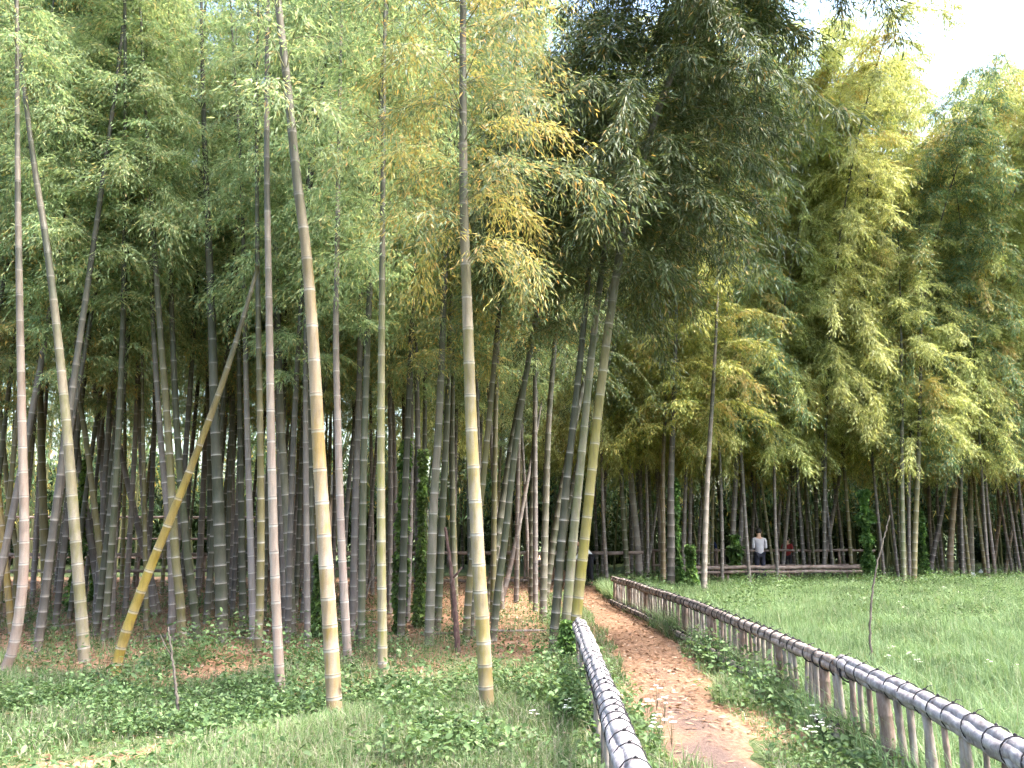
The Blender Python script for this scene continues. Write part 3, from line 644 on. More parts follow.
# ------------------------------------------------------------------ thicket far behind: one mass of culms and leaves
rt = np.random.default_rng(909)
TV, TF, off, LP, LC = [], [], 0, [], []
for k in range(300):
    x = rt.uniform(-32, 36); y = rt.uniform(30, 40) + (2.5 if x > 0 else 0); H = rt.uniform(13.5, 19); rr = rt.uniform(.04, .06)
    lx, ly = rt.normal(0, .05, 2); zz = np.linspace(-.1, H, 7)
    c = np.stack([x + lx * zz + .015 * zz ** 2 * rt.normal(), y + ly * zz, zz], -1)
    v, f = tube_np(c, rr * np.linspace(1, .15, 7), 5); TV.append(v); TF.append(f + off); off += len(v)
    m_ = 560; t = rt.random(m_) ** .8; zc_ = 1.6 + rt.uniform(0, 1.8); z = zc_ + (H - zc_) * t
    spr = rt.integers(0, 26, m_); sa = spr * 2.4 + k; z = zc_ + (H - zc_) * ((spr + .5) / 26) + rt.normal(0, .22, m_)
    q = rt.random(m_) * 1.6 * (1 - .5 * (z - zc_) / (H - zc_))
    LP.append(np.stack([x + lx * z + q * np.cos(sa) + rt.normal(0, .22, m_), y + ly * z + q * np.sin(sa) + rt.normal(0, .22, m_), z + .3 * q - .25 * q * q + rt.normal(0, .1, m_)], -1)); LC.append((spr * .37 + k * .11) % .9)
TV = np.concatenate(TV); TF = np.concatenate(TF); LP = np.concatenate(LP); LC = np.concatenate(LC); n = len(LP)
L = rt.uniform(.20, .34, n); V, Fq, kk = leaf_quads(LP, rt.normal(size=(n, 3)) + [0, 0, -.8], L, L * .26, r=rt)
z0 = np.zeros(len(TV))
me = np_mesh('bamboo_thicket', np.concatenate([V, TV]), np.concatenate([Fq, TF + len(V)]), {'lr': np.concatenate([np.repeat(rt.random(n), 4), z0]), 'clump': np.concatenate([np.repeat(LC, 4), z0])}, mat_idx=np.concatenate([np.zeros(len(Fq)), np.ones(len(TF))]))
tag(link('bamboo_thicket', me, [M_mixed, M_twig]), 'dense mass of bamboo stems and leaves far behind the last rows', 'thicket', kind='stuff')

# ------------------------------------------------------------------ evergreen belt far behind
def blob_tree(name, label, loc, H, rad, seed, group, mat=M_ever, n=9000, leaf=(.14, .26)):
    r = np.random.default_rng(seed)
    root = empty(name, loc); tag(root, label, 'tree', group)
    pts = [np.array([0, 0, -.2]), np.array([.1, .1, H * .3]), np.array([-.1, .15, H * .6]), np.array([0, 0, H * .9])]
    v, f = tube_np(smooth_path(pts), np.linspace(.16, .03, len(smooth_path(pts))), 7)
    off = len(v); VV = [v]; FF = [f]
    cents = []
    for k in range(30):
        a = r.uniform(0, 6.28); z = r.uniform(.06, .95) ** 1.3 * H; rr = rad * r.uniform(.2, .9) * (1 - .5 * z / H)
        c = np.array([math.cos(a) * rr, math.sin(a) * rr, z]); cents.append((c, rad * r.uniform(.3, .5)))
        st = np.array([0, 0, max(.2, z - rr * .7)])
        v, f = tube_np([st, (st + c) / 2 + [0, 0, .15], c], [.05, .03, .012], 5); VV.append(v); FF.append(f + off); off += len(v)
    me_ = np_mesh('trunk', np.concatenate(VV), np.concatenate(FF), smooth=True); link('trunk', me_, M_bark, root)
    ps, cl = [], []
    for c, cr in cents:
        m_ = n // len(cents); d = nrm(r.normal(size=(m_, 3))) * (r.random((m_, 1)) ** .4) * cr * np.array([1, 1, .8])
        ps.append(c + d * (1 + .25 * r.normal(size=(m_, 1)))); cl.append(np.full(m_, r.random()))
    p = np.concatenate(ps); cl = np.concatenate(cl); k = len(p)
    L = r.uniform(*leaf, k)
    V, Fq, kk = leaf_quads(p, r.normal(size=(k, 3)) + [0, 0, -.3], L, L * .45, r=r, six=True)
    link('crown', np_mesh('crown', V, Fq, {'lr': np.repeat(r.random(k), 6), 'clump': np.repeat(cl, 6)}), mat, root)
    return root
bt = [blob_tree('evergreen_tree', '', (0, 0, 0), 5.5 + k * .6, 3.6, 300 + k, None, n=34000) for k in range(3)]
ever = [(-32, 42), (-27, 42), (-22, 42), (-17, 42), (-12, 42), (-7, 42.5), (-2, 43), (3, 44), (8, 44), (13, 44), (18, 44), (23, 44), (28, 44), (33, 44)]
ever_labels = ['dark evergreen tree at the extreme left behind the tall railing', 'dark evergreen tree second from the left behind the tall railing', 'dark evergreen tree behind the tall railing left of the thick pale green culm',
  'dark evergreen tree behind the tall railing near the leaning yellow culm', 'dark evergreen tree behind the small plastered hut', 'dark evergreen tree in the gap right of the thickest yellow culm',
  'dark evergreen tree far behind the crossing pair of culms', 'dark evergreen tree far behind the end of the path', 'dark evergreen tree far behind the tall white grey culm', 'dark evergreen tree far behind the man in the light shirt',
  'dark evergreen tree far behind the low rail end', 'dark evergreen tree far behind the bright meadow edge pair', 'dark evergreen tree far behind the last green ringed culm', 'dark evergreen tree at the extreme right edge far behind']
for i, ((x, y), lb) in enumerate(zip(ever, ever_labels)):
    o = bt[i] if i < 3 else copy_tree(bt[i % 3])
    o.location = (x, y, 0); o.rotation_euler = (0, 0, i * 1.3); s = 1 + .12 * math.sin(i * 2.1); o.scale = (s, s, s * .95)
    tag(o, lb, 'tree', 'evergreen trees behind the bamboo grove')

# ------------------------------------------------------------------ boxes and tubes by bmesh
def tube_bm(bm, pts, rad, sides=8, cap=True, mi=0):
    v, f = tube_np(pts, rad if hasattr(rad, '__len__') else [rad] * len(pts), sides)
    vs = [bm.verts.new(p) for p in v]
    for q in f:
        fc = bm.faces.new([vs[i] for i in q]); fc.material_index = mi; fc.smooth = True
    if cap:
        bm.faces.new(vs[:sides]).material_index = mi
        bm.faces.new(list(reversed(vs[-sides:]))).material_index = mi
def box_bm(bm, c, s, rz=0, bev=0.0):
    g = bmesh.ops.create_cube(bm, size=1.0, matrix=Matrix.Translation(c) @ Matrix.Rotation(rz, 4, 'Z') @ Matrix.Diagonal((*s, 1)))
    if bev: bmesh.ops.bevel(bm, geom=list({e for v in g['verts'] for e in v.link_edges}), offset=bev, segments=2, affect='EDGES')
def bm_obj(name, bm, mats, parent=None, color=None):
    bmesh.ops.recalc_face_normals(bm, faces=bm.faces)
    me_ = bpy.data.meshes.new(name); bm.to_mesh(me_); bm.free()
    return link(name, me_, mats, parent, color)

# ------------------------------------------------------------------ bamboo rail fences
def track(pts, step):
    cv = Curve([(p.x, p.y, 0) for p in pts]); ls = np.arange(0, cv.L, step)
    return cv, ls
RAIL = []
def rail_parts(root, o, cv, l0, l1, z, rad, matr, tie_step, tie_r, sag=0.0, r=rng, nrods=5, name='top_rail', zend=None, side=0.0):
    """a bundle of split bamboo bound with black rope"""
    ls = np.arange(l0, l1, 0.12); c = cv.at(ls) - np.array(o) + np.array([side, 0, 0])
    zz = z if zend is None else np.interp(ls, [l0, l1], [z, zend])
    c[:, 2] = zz + 0.010 * fnoise(ls, 0 * ls, 1.5, int(l0 * 7) + 5)
    ta = nrm(np.gradient(c, axis=0)); s = nrm(np.cross(ta, [0, 0, 1.0])); u = np.cross(s, ta)
    bm = bmesh.new()
    # central pole with raised joints
    j = 1 + 0.05 * (np.abs(((ls * 2.3) % 1) - .5) > .42)
    for k in range(nrods):
        a = 2 * math.pi * k / nrods + .5
        ph = r.uniform(0, 1)
        jj = 1 + r.uniform(.05, .2) * (np.abs(((ls / r.uniform(.26, .45) + ph) % 1) - .5) > .36) + .03 * r.normal(size=len(ls))
        q = c + (s * math.cos(a) + u * math.sin(a)) * rad * .52 + 0.004 * r.normal(size=c.shape) + 0.006 * np.sin(ls * r.uniform(1, 3) + 6 * ph)[:, None] * s
        tube_bm(bm, q, rad * .52 * jj, 8)
    RAIL.append(bm_obj(name, bm, matr, root))
    rail_o = RAIL[-1]
    l = l0 + r.uniform(.02, .1)
    while l < l1 - .04:
        bm = bmesh.new()
        p = cv.at(np.array([l]))[0] - np.array(o) + np.array([side, 0, 0]); p[2] = z if zend is None else np.interp(l, [l0, l1], [z, zend])
        tdir = cv.at(np.array([min(l + .05, cv.L)]))[0] - cv.at(np.array([max(l - .05, 0)]))[0]; tdir = tdir / np.linalg.norm(tdir)
        sd = np.cross(tdir, [0, 0, 1.0]); uu = np.array([0, 0, 1.0])
        for kk in range(1 if matr is M_railgrey else int(r.integers(1, 3))):
            sk = r.uniform(-.25, .25); a = np.linspace(0, 2 * math.pi, 15)
            ring = p + tdir * (kk * tie_r * 2.1) + (sd[None] * np.cos(a)[:, None] + uu[None] * np.sin(a)[:, None]) * (rad * 1.07) + tdir[None] * (np.sin(a)[:, None] * sk * rad)
            tube_bm(bm, ring, tie_r, 5, False)
        # knot on top
        kq = p + uu * (rad * 1.08)
        tube_bm(bm, [kq - sd * tie_r * 2, kq + uu * tie_r * 1.6, kq + sd * tie_r * 2.4], [tie_r * 1.3, tie_r * 1.9, tie_r * 1.1], 5)
        if r.random() < .5: tube_bm(bm, [kq, kq + uu * .02 + sd * .02, kq + sd * .05 + uu * r.uniform(-.01, .03)], [tie_r * .8, tie_r * .7, tie_r * .5], 4)
        bm_obj('rope_tie', bm, M_rope, rail_o)
        l += tie_step * r.uniform(.7, 1.35)

def picket(root, p, o, h, w, matp, r, lean=0.03):
    bm = bmesh.new(); q = np.array(p) - np.array(o)
    lx, ly = r.normal(0, lean, 2)
    z0 = -.08
    zs = [z0, h * .33, h * .35, h * .37, h * .72, h * .74, h * .76, h]
    jr = [1, 1, 1.1, 1, .98, 1.08, .98, .96]
    tube_bm(bm, [(q[0] + lx * z, q[1] + ly * z, z) for z in zs], [w / 2 * k for k in jr], 8)
    return bm_obj('picket', bm, matp, root)

r_ = np.random.default_rng(5)
cvR, _ = track(FENCE_R, .1)
LJ = None
# place of the joint between the thick new rail and the older one
pj = G(855, 672, .57); LJ = float(np.interp(pj.y, cvR.p[:, 1], cvR.s))
oR = cvR.at(np.array([0.0]))[0]
fr = empty('bamboo_fence', oR); tag(fr, 'low bamboo rail fence with pickets between the path and the green meadow', 'fence')
rail_parts(fr, oR, cvR, 0.0, LJ + .25, .57, .070, M_railgrey, .22, .0038, name='top_rail', zend=.585)
rail_parts(fr, oR, cvR, LJ + .02, cvR.L, .545, .062, M_railpink, .25, .006, name='top_rail', nrods=4, zend=.56)
rail_parts(fr, oR, cvR, LJ + 2.3, cvR.L, .075, .046, M_railpink, .36, .008, name='bottom_rail', nrods=4, side=-.09)
rail_parts(fr, oR, cvR, LJ + .12, LJ + .75, .10, .045, M_railpink, .2, .008, name='bottom_rail', nrods=4, side=-.09)
l = .15; k = 0
while l < cvR.L - .05:
    p = cvR.at(np.array([l]))[0]; big = (k % 9 == 4)
    if not (l < LJ and r_.random() < .1):
        picket(fr, p, oR, .53, .085 if big else r_.uniform(.030, .052), M_post if big or r_.random() < .12 else M_picket, r_, .05 if l < LJ + 2 else .02)
    l += (.15 if l < LJ + 2 else .155) * r_.uniform(.75, 1.3); k += 1
cvL, _ = track(FENCE_L, .1)
oL = cvL.at(np.array([0.0]))[0]
fl = empty('bamboo_fence', oL); tag(fl, 'low grey bamboo rail left of the path running toward the bright pair of culms', 'fence')
rail_parts(fl, oL, cvL, 0.0, cvL.L, .57, .074, M_railgrey, .20, .0035, name='top_rail', nrods=5, zend=.56)
l = .3
while l < cvL.L:
    p = cvL.at(np.array([l]))[0]; picket(fl, p, oL, .50, r_.uniform(.04, .06), M_picket, r_, .03); l += r_.uniform(.3, .55)

def post_rail(label, pts, heights, rads, post_step, matr, name='rail_fence', post_w=.09, posth=None):
    cv = Curve(pts); o = cv.at(np.array([0.0]))[0]
    root = empty(name, o); tag(root, label, 'fence')
    n = max(2, int(cv.L / .5)); c = cv.at(np.linspace(0, cv.L, n)) - o
    for h, rd in zip(heights, rads):
        bm = bmesh.new(); q = c.copy(); q[:, 2] = h + .012 * np.sin(np.arange(n) * 1.7)
        tube_bm(bm, q, rd * (1 + .06 * np.sin(np.arange(n) * 2.3)), 8)
        bm_obj('rail', bm, matr, root)
    for l in np.arange(.1, cv.L, post_step):
        p = cv.at(np.array([l]))[0] - o; bm = bmesh.new(); H_ = (posth or max(heights)) + .06
        tube_bm(bm, [(p[0], p[1] + .09, -.1), (p[0], p[1] + .09, H_ * .5), (p[0], p[1] + .09, H_)], [post_w / 2, post_w / 2 * .96, post_w / 2 * .92], 8)
        bm_obj('post', bm, M_post, root)
    return root
YB = 25.3
post_rail('brown double rail fence at the far end of the path behind the bent person', [(-4.5, YB, 0), (0, YB, 0), (4.05, YB, 0)], [.95, .12], [.055, .045], 1.6, M_darkrail)
post_rail('brown rail fence with a thick lower beam before the man in the light shirt', [(4.4, 24.2, 0), (7.5, 24.5, 0), (10.6, 25.0, 0)], [.55, .42], [.055, .045], 1.9, M_darkrail)
post_rail('thin brown handrail behind the man in the light shirt', [(4.6, 27.2, 0), (8, 27.3, 0), (12.2, 27.6, 0)], [.98, .5], [.04, .03], 2.1, M_darkrail)
post_rail('tall grey railing far behind the left side of the grove', [(-24, 29.4, 0), (-15, 29, 0), (-6.5, 29, 0)], [2.1, 1.35, .7], [.045, .035, .035], 2.2, M_darkrail, name='railing', post_w=.07)
post_rail('weathered knee high rail fence behind the left trunks', [(-18, 23.2, 0), (-10, 23.6, 0), (-4.9, 25.1, 0)], [.95, .5], [.05, .045], 1.8, M_darkrail)

# hut
hx, hy = P(300, 520, 28).x, 28.0
hut = empty('garden_hut', (hx, hy, 0), R(4)); tag(hut, 'small brown plastered hut glimpsed left of the thickest yellow culm', 'hut')
bm = bmesh.new(); box_bm(bm, (0, 0, 1.3), (2.2, 1.8, 2.9)); bm_obj('wall', bm, M_plaster, hut)
bm = bmesh.new(); vs = [bm.verts.new(p) for p in [(-1.35, -1.15, 2.72), (1.35, -1.15, 2.72), (1.35, 0, 3.45), (-1.35, 0, 3.45), (-1.35, 1.15, 2.72), (1.35, 1.15, 2.72), (-1.35, -1.15, 2.80), (1.35, -1.15, 2.80), (1.35, 0, 3.55), (-1.35, 0, 3.55), (-1.35, 1.15, 2.80), (1.35, 1.15, 2.80)]]
for q in [(0, 1, 2, 3), (3, 2, 5, 4), (6, 9, 8, 7), (9, 10, 11, 8), (0, 6, 7, 1), (4, 5, 11, 10), (0, 3, 9, 6), (3, 4, 10, 9), (1, 7, 8, 2), (2, 8, 11, 5)]: bm.faces.new([vs[i] for i in q])
bm_obj('roof', bm, M_roof, hut)
bm = bmesh.new(); box_bm(bm, (.35, -.915, 1.0), (.75, .05, 1.95), bev=.008); bm_obj('door', bm, M_post, hut)

# ------------------------------------------------------------------ dead culm, sticks, stump
def stick(name, label, cat, pix, w, mat, forks=0, Y=None):
    b0 = G(*pix[0]); pts = [b0] + [P(px, py, b0.y + .002 * (pix[0][1] - py)) for px, py in pix[1:]]
    root_o = b0.copy(); pts = [p - root_o for p in pts]; pts[0].z -= .05
    sp = smooth_path(pts); n = len(sp); bm = bmesh.new()
    rr = w / 2 / F_PX * b0.y
    tube_bm(bm, sp + 0.004 * rng.normal(size=sp.shape), rr * np.linspace(1, .45, n) * (1 + .12 * rng.random(n)), 7)
    for k in range(forks):
        i = int(n * rng.uniform(.4, .85)); d = Vector((rng.choice([-1, 1]) * rng.uniform(.05, .16), rng.uniform(-.05, .05), rng.uniform(.08, .22)))
        tube_bm(bm, [sp[i], sp[i] + np.array(d) * .5, sp[i] + np.array(d) + [0, 0, .03]], [rr * .5, rr * .4, rr * .2], 5)
    o = bm_obj(name, bm, mat); o.location = root_o; tag(o, label, cat); return o
stick('dead_bamboo', 'dark reddish brown dead culm with a pointed top left of the striped culm', 'bamboo', [(458, 652), (455, 610), (451, 570), (445, 527)], 6, M_deadred, 1)
stick('dead_stalk', 'tall thin dry stalk rising from the meadow behind the right fence', 'stalk', [(872, 674), (870, 625), (874, 580), (882, 545), (890, 516)], 2.4, M_stick, 0)
stick('dead_stalk', 'short thin dry stick standing in the grass below the leaning yellow culm', 'stalk', [(178, 726), (176, 690), (172, 655), (168, 628)], 3.2, M_stick, 1)
stick('stump', 'little dark cut stump in the herbs left of the pinkish white culm', 'stump', [(262, 716), (262, 706), (262, 698)], 4.5, M_deadred)
stick('dead_branch', 'bare curved brown branch leaning across the litter right of the thickest yellow culm', 'branch', [(352, 652), (362, 610), (372, 575), (376, 540)], 2.4, M_stick, 3)

# ------------------------------------------------------------------ ivy on culms
def ivy(label, px, py0, py1, wpx, n, Yoff=-.05, mat=M_ivy, lean=0):
    b = G(px, py0); r = np.random.default_rng(px)
    Yd = b.y + Yoff; z1 = P(px, py1, Yd).z; x0 = b.x
    root = empty('climbing_vine', (x0, Yd, 0)); tag(root, label, 'climbing plant')
    wm = .68 * wpx / F_PX * Yd
    a = np.linspace(0, 9, 40); zz = np.linspace(0, z1, 40)
    v, f = tube_np(np.stack([lean * zz + .05 * np.cos(a), .05 * np.sin(a), zz - .03], -1), np.linspace(.01, .004, 40), 5)
    link('stem', np_mesh('stem', v, f, smooth=True), M_bark, root)
    z = r.random(n) ** 1.2 * z1; k = 1 - .5 * z / z1
    amp = np.clip(.55 + .7 * fnoise(z * 3, 0 * z, 2.2, px), .1, 1.2)
    ang = r.uniform(0, 6.28, n); rad = wm * .5 * amp * k * np.sqrt(r.random(n))
    p = np.stack([lean * z + rad * np.cos(ang), .7 * rad * np.sin(ang), z], -1)
    d = np.stack([np.cos(ang), np.sin(ang) - .4, r.uniform(-.9, .2, n)], -1) + .4 * r.normal(size=(n, 3))
    L = r.uniform(.05, .10, n) * (Yd / 12) ** .5
    V, Fq, kk = leaf_quads(p, d, L, L * .75, r=r, six=True)
    link('foliage', np_mesh('foliage', V, Fq, {'lr': np.repeat(r.random(n), 6), 'clump': np.repeat(np.floor(z * 5) * .137 % 1 * .8, 6)}), mat, root)
ivy('dark ivy column behind the pink curved culm and the olive one', 74, 612, 455, 22, 1500)
ivy('ivy clump on the grey culm behind the thick pale green one', 94, 602, 500, 20, 900, lean=-.05)
ivy('ivy around the dark culm right of the yellow green one', 398, 634, 440, 20, 1800, lean=.02)
ivy('bright ivy streak on the trunk left of the crossing pair', 420, 628, 450, 15, 1500)
ivy('low ivy at the foot of the thin dark culm by the thickest yellow one', 317, 640, 555, 18, 900)
ivy('bright ivy on the stout grey culm behind the right fence', 676, 591, 478, 18, 1800, -.25)
ivy('ivy mound at the foot of the grey pair left of the man', 735, 585, 535, 28, 1500, -.2)
ivy('dark ivy on the culms left of the bright meadow edge pair', 866, 586, 490, 34, 2600, -.3)
ivy('ivy between the bright pair and the leaning dark culm at the meadow edge', 922, 582, 510, 16, 1100, -.2)
ivy('sprig of bright leaves climbing at the far end of the left rail', 568, 668, 620, 28, 700)
ivy('ivy leaves at the foot of the tall white grey culm', 690, 592, 545, 24, 900, -.2)

# ------------------------------------------------------------------ ground cover
def frustum(x, y, m=.6): return (np.abs(x) < y * .70 + m)
def scatter(n, xr, yr, dens, r):
    out = []
    got = 0
    while got < n:
        x = r.uniform(*xr, n); y = yr[0] + (yr[1] - yr[0]) * r.random(n) ** 1.25
        k = frustum(x, y) & (r.random(n) < dens(x, y))
        out.append(np.stack([x[k], y[k]], -1)); got += k.sum()
        if len(out) > 60: break
    return np.concatenate(out)[:n]
def blades(name, xy, h, w, mat, r, lean=.5, clumpseed=1):
    n = len(xy); x, y = xy[:, 0], xy[:, 1]
    p = np.stack([x, y, gh(x, y) - .01], -1)
    a = r.uniform(0, 6.28, n); d = np.stack([np.cos(a), np.sin(a), 0 * a], -1); s = np.stack([-np.sin(a + r.normal(0, .8, n)), np.cos(a), 0 * a], -1)
    H = h[:, None]; ln = (lean * r.random(n))[:, None]
    z = np.array([0, 0, 1.0]); W = w[:, None]
    m1 = p + z * H * .5 + d * H * ln * .25; tp = p + z * H * (1 - .35 * ln) + d * H * ln
    V = np.stack([p - s * W * .5, p + s * W * .5, m1 + s * W * .45, m1 - s * W * .45, tp + s * W * .06, tp - s * W * .06], 1).reshape(-1, 3)
    k = np.arange(n)[:, None] * 6
    Fq = np.concatenate([k + np.array([0, 1, 2, 3]), k + np.array([3, 2, 4, 5])])
    cl = (.5 + .4 * fnoise(x, y, 1.6, clumpseed) + .3 * fnoise(x, y, 4.5, clumpseed + 1)).clip(0, 1) * .136
    o = link(name, np_mesh(name, V, Fq, {'lr': np.repeat(r.random(n), 6), 'clump': np.repeat(cl, 6)}), mat)
    return o
rg = np.random.default_rng(77)
fxr = lambda y: fence_x(FENCE_R, y)
# meadow right of the fence
def d_meadow(x, y): return ((x > fxr(y) + .02) & (y < np.interp(x, [2, 5, 9, 14, 30], [22.5, 23.5, 24.2, 25, 26.5]))) * (1 - .8 * np.clip(litter_amount(x, y), 0, 1)) * (.68 + .45 * fnoise(x, y, 1.2, 8)).clip(.08, 1)
xy = scatter(230000, (2, 20), (3.6, 27), d_meadow, rg)
hh_ = (.19 + .20 * rg.random(len(xy)) ** 2 + .11 * fnoise(xy[:, 0], xy[:, 1], .9, 9) + .07 * fnoise(xy[:, 0], xy[:, 1], 3.1, 10)).clip(.05, .6) * np.interp(xy[:, 1], [4, 9, 20], [1.1, 1, .8]) * np.interp(xy[:, 0] - fxr(xy[:, 1]), [0, .25, .7], [1.5, 1.35, 1])
tag(blades('meadow_grass', xy, hh_, .0035 + .0006 * xy[:, 1], M_meadow, rg, 1.0), 'tall pale green grass filling the meadow right of the fence', 'grass', kind='stuff')
# grass left of the fence and on the verge
def d_verge(x, y):
    on = (x < fxr(y) + .05) & (~path_mask(x, y, -.03) | (fnoise(x, y, 2.2, 61) + (6.3 - y) * 1.1 > .35))
    front = np.interp(y + .6 * fnoise(x, y, 1.4, 41), [4, 7, 9, 11, 20], [1, .9, .3, .05, .01])
    side = np.where(x > .6, np.interp(y, [4, 9, 13, 20], [1, .8, .3, .15]), front)
    return on * side * (1 - .75 * litter_amount(x, y) * (y < 8)) * (.55 + .45 * fnoise(x, y, 1.5, 44)).clip(.06, 1)
xy = scatter(190000, (-14, 3), (3.6, 22), d_verge, rg)
hh_ = (.05 + .13 * rg.random(len(xy)) ** 1.5 + .07 * fnoise(xy[:, 0], xy[:, 1], 1.2, 19) + .04 * fnoise(xy[:, 0], xy[:, 1], 3.7, 20)).clip(.03, .34)
tag(blades('verge_grass', xy, hh_, .0035 + .0005 * xy[:, 1], M_grass, rg, 1.3), 'short mixed green grass in front of the grove and along the path', 'grass', kind='stuff')
xy = scatter(9000, (1.5, 3.2), (3.6, 16), lambda x, y: (np.abs(x - fxr(y) - .08) < .20 + .12 * fnoise(x, y, 2.5, 71)) * np.interp(y, [4, 9, 16], [1, .8, .3]) * (.55 + .5 * fnoise(0 * x, y, 2.8, 72)).clip(.05, 1), rg)
tag(blades('fence_weeds', xy, .10 + .30 * rg.random(len(xy)) ** 1.6, .004 + .0006 * xy[:, 1], M_meadow, rg, .9), 'rank grass growing up through the pickets of the right fence', 'grass', kind='stuff')
# leafy herbs
def d_herb(x, y):
    n = fnoise(x, y, 1.1, 51)
    zone = np.interp(y + .8 * n, [4.5, 6.2, 7.0, 8.8, 10, 18], [.02, .07, 1, .7, .10, .02]) * (x < .75)
    rt = (x > fxr(y) - .9) * (x < fxr(y) + .3) * (y < 13) * .38 + (x > fxr(y)) * (y > 22) * .9 + (x > fxr(y)) * (y > 13) * .12 + ((x > .45) & (x < 1.0) & (y < 12)) * .4
    return (zone + rt).clip(0, 1) * ~path_mask(x, y, .02) * (.42 + .85 * fnoise(x, y, 2.0, 53)).clip(.02, 1) * (1 - .7 * litter_amount(x, y) * (y < 9.5))
pl = scatter(5200, (-14, 20), (4.6, 25.5), d_herb, rg)
nper = 36; n = len(pl) * nper
sz = np.repeat(rg.uniform(.75, 1.35, len(pl)) ** 2 * (.8 + .3 * fnoise(pl[:, 0], pl[:, 1], .9, 57)), nper)
a = rg.uniform(0, 6.28, n); q = np.sqrt(rg.random(n)); x = np.repeat(pl[:, 0], nper) + np.cos(a) * q * .17 * sz; y = np.repeat(pl[:, 1], nper) + np.sin(a) * q * .17 * sz
z = gh(x, y) + sz * (.24 + .14 * np.clip(y - 7.2, 0, 1)) * rg.random(n) * (1.15 - q * .6) + .01
d = np.stack([np.cos(a), np.sin(a), rg.uniform(-.3, .7, n)], -1) + .35 * rg.normal(size=(n, 3))
L = rg.uniform(.025, .062, n) * sz ** .5
V, Fq, kk = leaf_quads(np.stack([x, y, z], -1), d, L, L * .6, r=rg, six=True, up=np.array([0, 0, 1.0]) + .45 * rg.normal(size=(n, 3)))
tag(link('undergrowth', np_mesh('undergrowth', V, Fq, {'lr': np.repeat(rg.random(n), 6), 'clump': np.repeat(np.repeat(rg.random(len(pl)), nper), 6)}), M_herb), 'low leafy green herbs covering the foot of the grove', 'ground cover', kind='stuff')
# fallen leaves
def d_lit(x, y): return (litter_amount(x, y) * .9 + path_mask(x, y, .15) * .09 * (.3 + np.clip((y - 7) / 8, 0, 1)) + .05) * (y < 27)
xy = scatter(90000, (-18, 20), (4.8, 27), d_lit, rg); n = len(xy)
a = rg.uniform(0, 6.28, n); d = np.stack([np.cos(a), np.sin(a), rg.uniform(-.1, .25, n)], -1)
L = rg.uniform(.04, .09, n); Wd = L * rg.uniform(.12, .35, n) * (1 + xy[:, 1] * .03)
z = gh(xy[:, 0], xy[:, 1]) + .018 + .015 * rg.random(n)
V, Fq, kk = leaf_quads(np.stack([xy[:, 0], xy[:, 1], z], -1), d, L, Wd, r=rg, droop=.02, up=np.array([0, 0, 1.0]) + .35 * rg.normal(size=(n, 3)))
tag(link('fallen_leaves', np_mesh('fallen_leaves', V, Fq, {'lr': np.repeat(rg.random(n), 4), 'clump': np.repeat(rg.random(n), 4)}), M_litter), 'dry tan bamboo leaves strewn over the grove floor and path', 'fallen leaves', kind='stuff')
# broken canes lying among the trunks
canes = [(-5.5, 12.5, .4, 1.8), (-3.2, 11.6, 2.5, 1.3), (-1.4, 12.9, .2, 2.0), (-7.8, 13.5, 1.1, 1.6), (-2.2, 14.5, 2.9, 2.2), (-4.4, 15.2, .7, 2.4)]
for (x, y, a, L_), lb in zip(canes, ['fallen pale cane on the litter behind the thick dark green culm', 'fallen cane on the litter behind the pinkish grey culm', 'fallen cane on the litter behind the yellow green culm', 'fallen cane on the litter behind the leaning yellow culm', 'fallen cane deep in the grove behind the crossing pair', 'fallen cane deep in the grove behind the thickest yellow culm']):
    bm = bmesh.new(); tube_bm(bm, [(0, 0, .03), (L_ * .5 * math.cos(a), L_ * .5 * math.sin(a), .06), (L_ * math.cos(a), L_ * math.sin(a), .05)], [.022, .02, .015], 7)
    o = bm_obj('fallen_cane', bm, M_picket); o.location = (x, y, float(gh(x, y))); tag(o, lb, 'cane', 'fallen canes on the grove floor')

# ------------------------------------------------------------------ white wildflowers
def flower_proto():
    root = empty('wildflower', (0, 0, 0)); r = np.random.default_rng(3)
    bm = bmesh.new()
    tips = [(0, 0, .34), (.07, .02, .30), (-.06, .03, .28), (.03, -.06, .32)]
    for t in tips: tube_bm(bm, [(0, 0, 0), (t[0] * .3, t[1] * .3, t[2] * .5), t], [.003, .0025, .002], 5)
    bm_obj('stem', bm, M_ivy, root)
    for t in tips:
        n = 26; ang = r.uniform(0, 6.28, n); q = np.sqrt(r.random(n)) * .024
        p = np.stack([t[0] + q * np.cos(ang), t[1] + q * np.sin(ang), t[2] + .008 * r.random(n)], -1)
        d = np.stack([np.cos(ang), np.sin(ang), .3 + 0 * ang], -1); L = r.uniform(.010, .02, n)
        V, Fq, kk = leaf_quads(p, d, L, L * .9, r=r, six=True, up=np.array([0, 0, 1.0]) + .3 * r.normal(size=(n, 3)))
        link('blossom', np_mesh('blossom', V, Fq, {'lr': np.repeat(r.random(n), 6), 'clump': np.repeat(r.random(n), 6)}), M_petal, root)
    return root
fpix = [((657, 702), 'a'), ((648, 718), 'a'), ((665, 716), 'a'), ((660, 738), 'a'), ((672, 741), 'a'), ((655, 748), 'a'), ((756, 676), 'b'), ((768, 684), 'b'), ((815, 722), 'b'), ((820, 734), 'b'), ((812, 748), 'b'), ((824, 743), 'b'),
        ((893, 655), 'c'), ((889, 664), 'c'), ((912, 662), 'c'), ((920, 668), 'c'), ((884, 690), 'c'), ((990, 672), 'c'), ((1016, 676), 'c'), ((900, 607), 'd'), ((906, 612), 'd'), ((945, 590), 'd'), ((960, 596), 'd'), ((850, 600), 'd'), ((812, 603), 'd'), ((985, 604), 'd'), ((534, 726), 'e'), ((570, 712), 'e'), ((566, 720), 'e'), ((473, 738), 'e')]
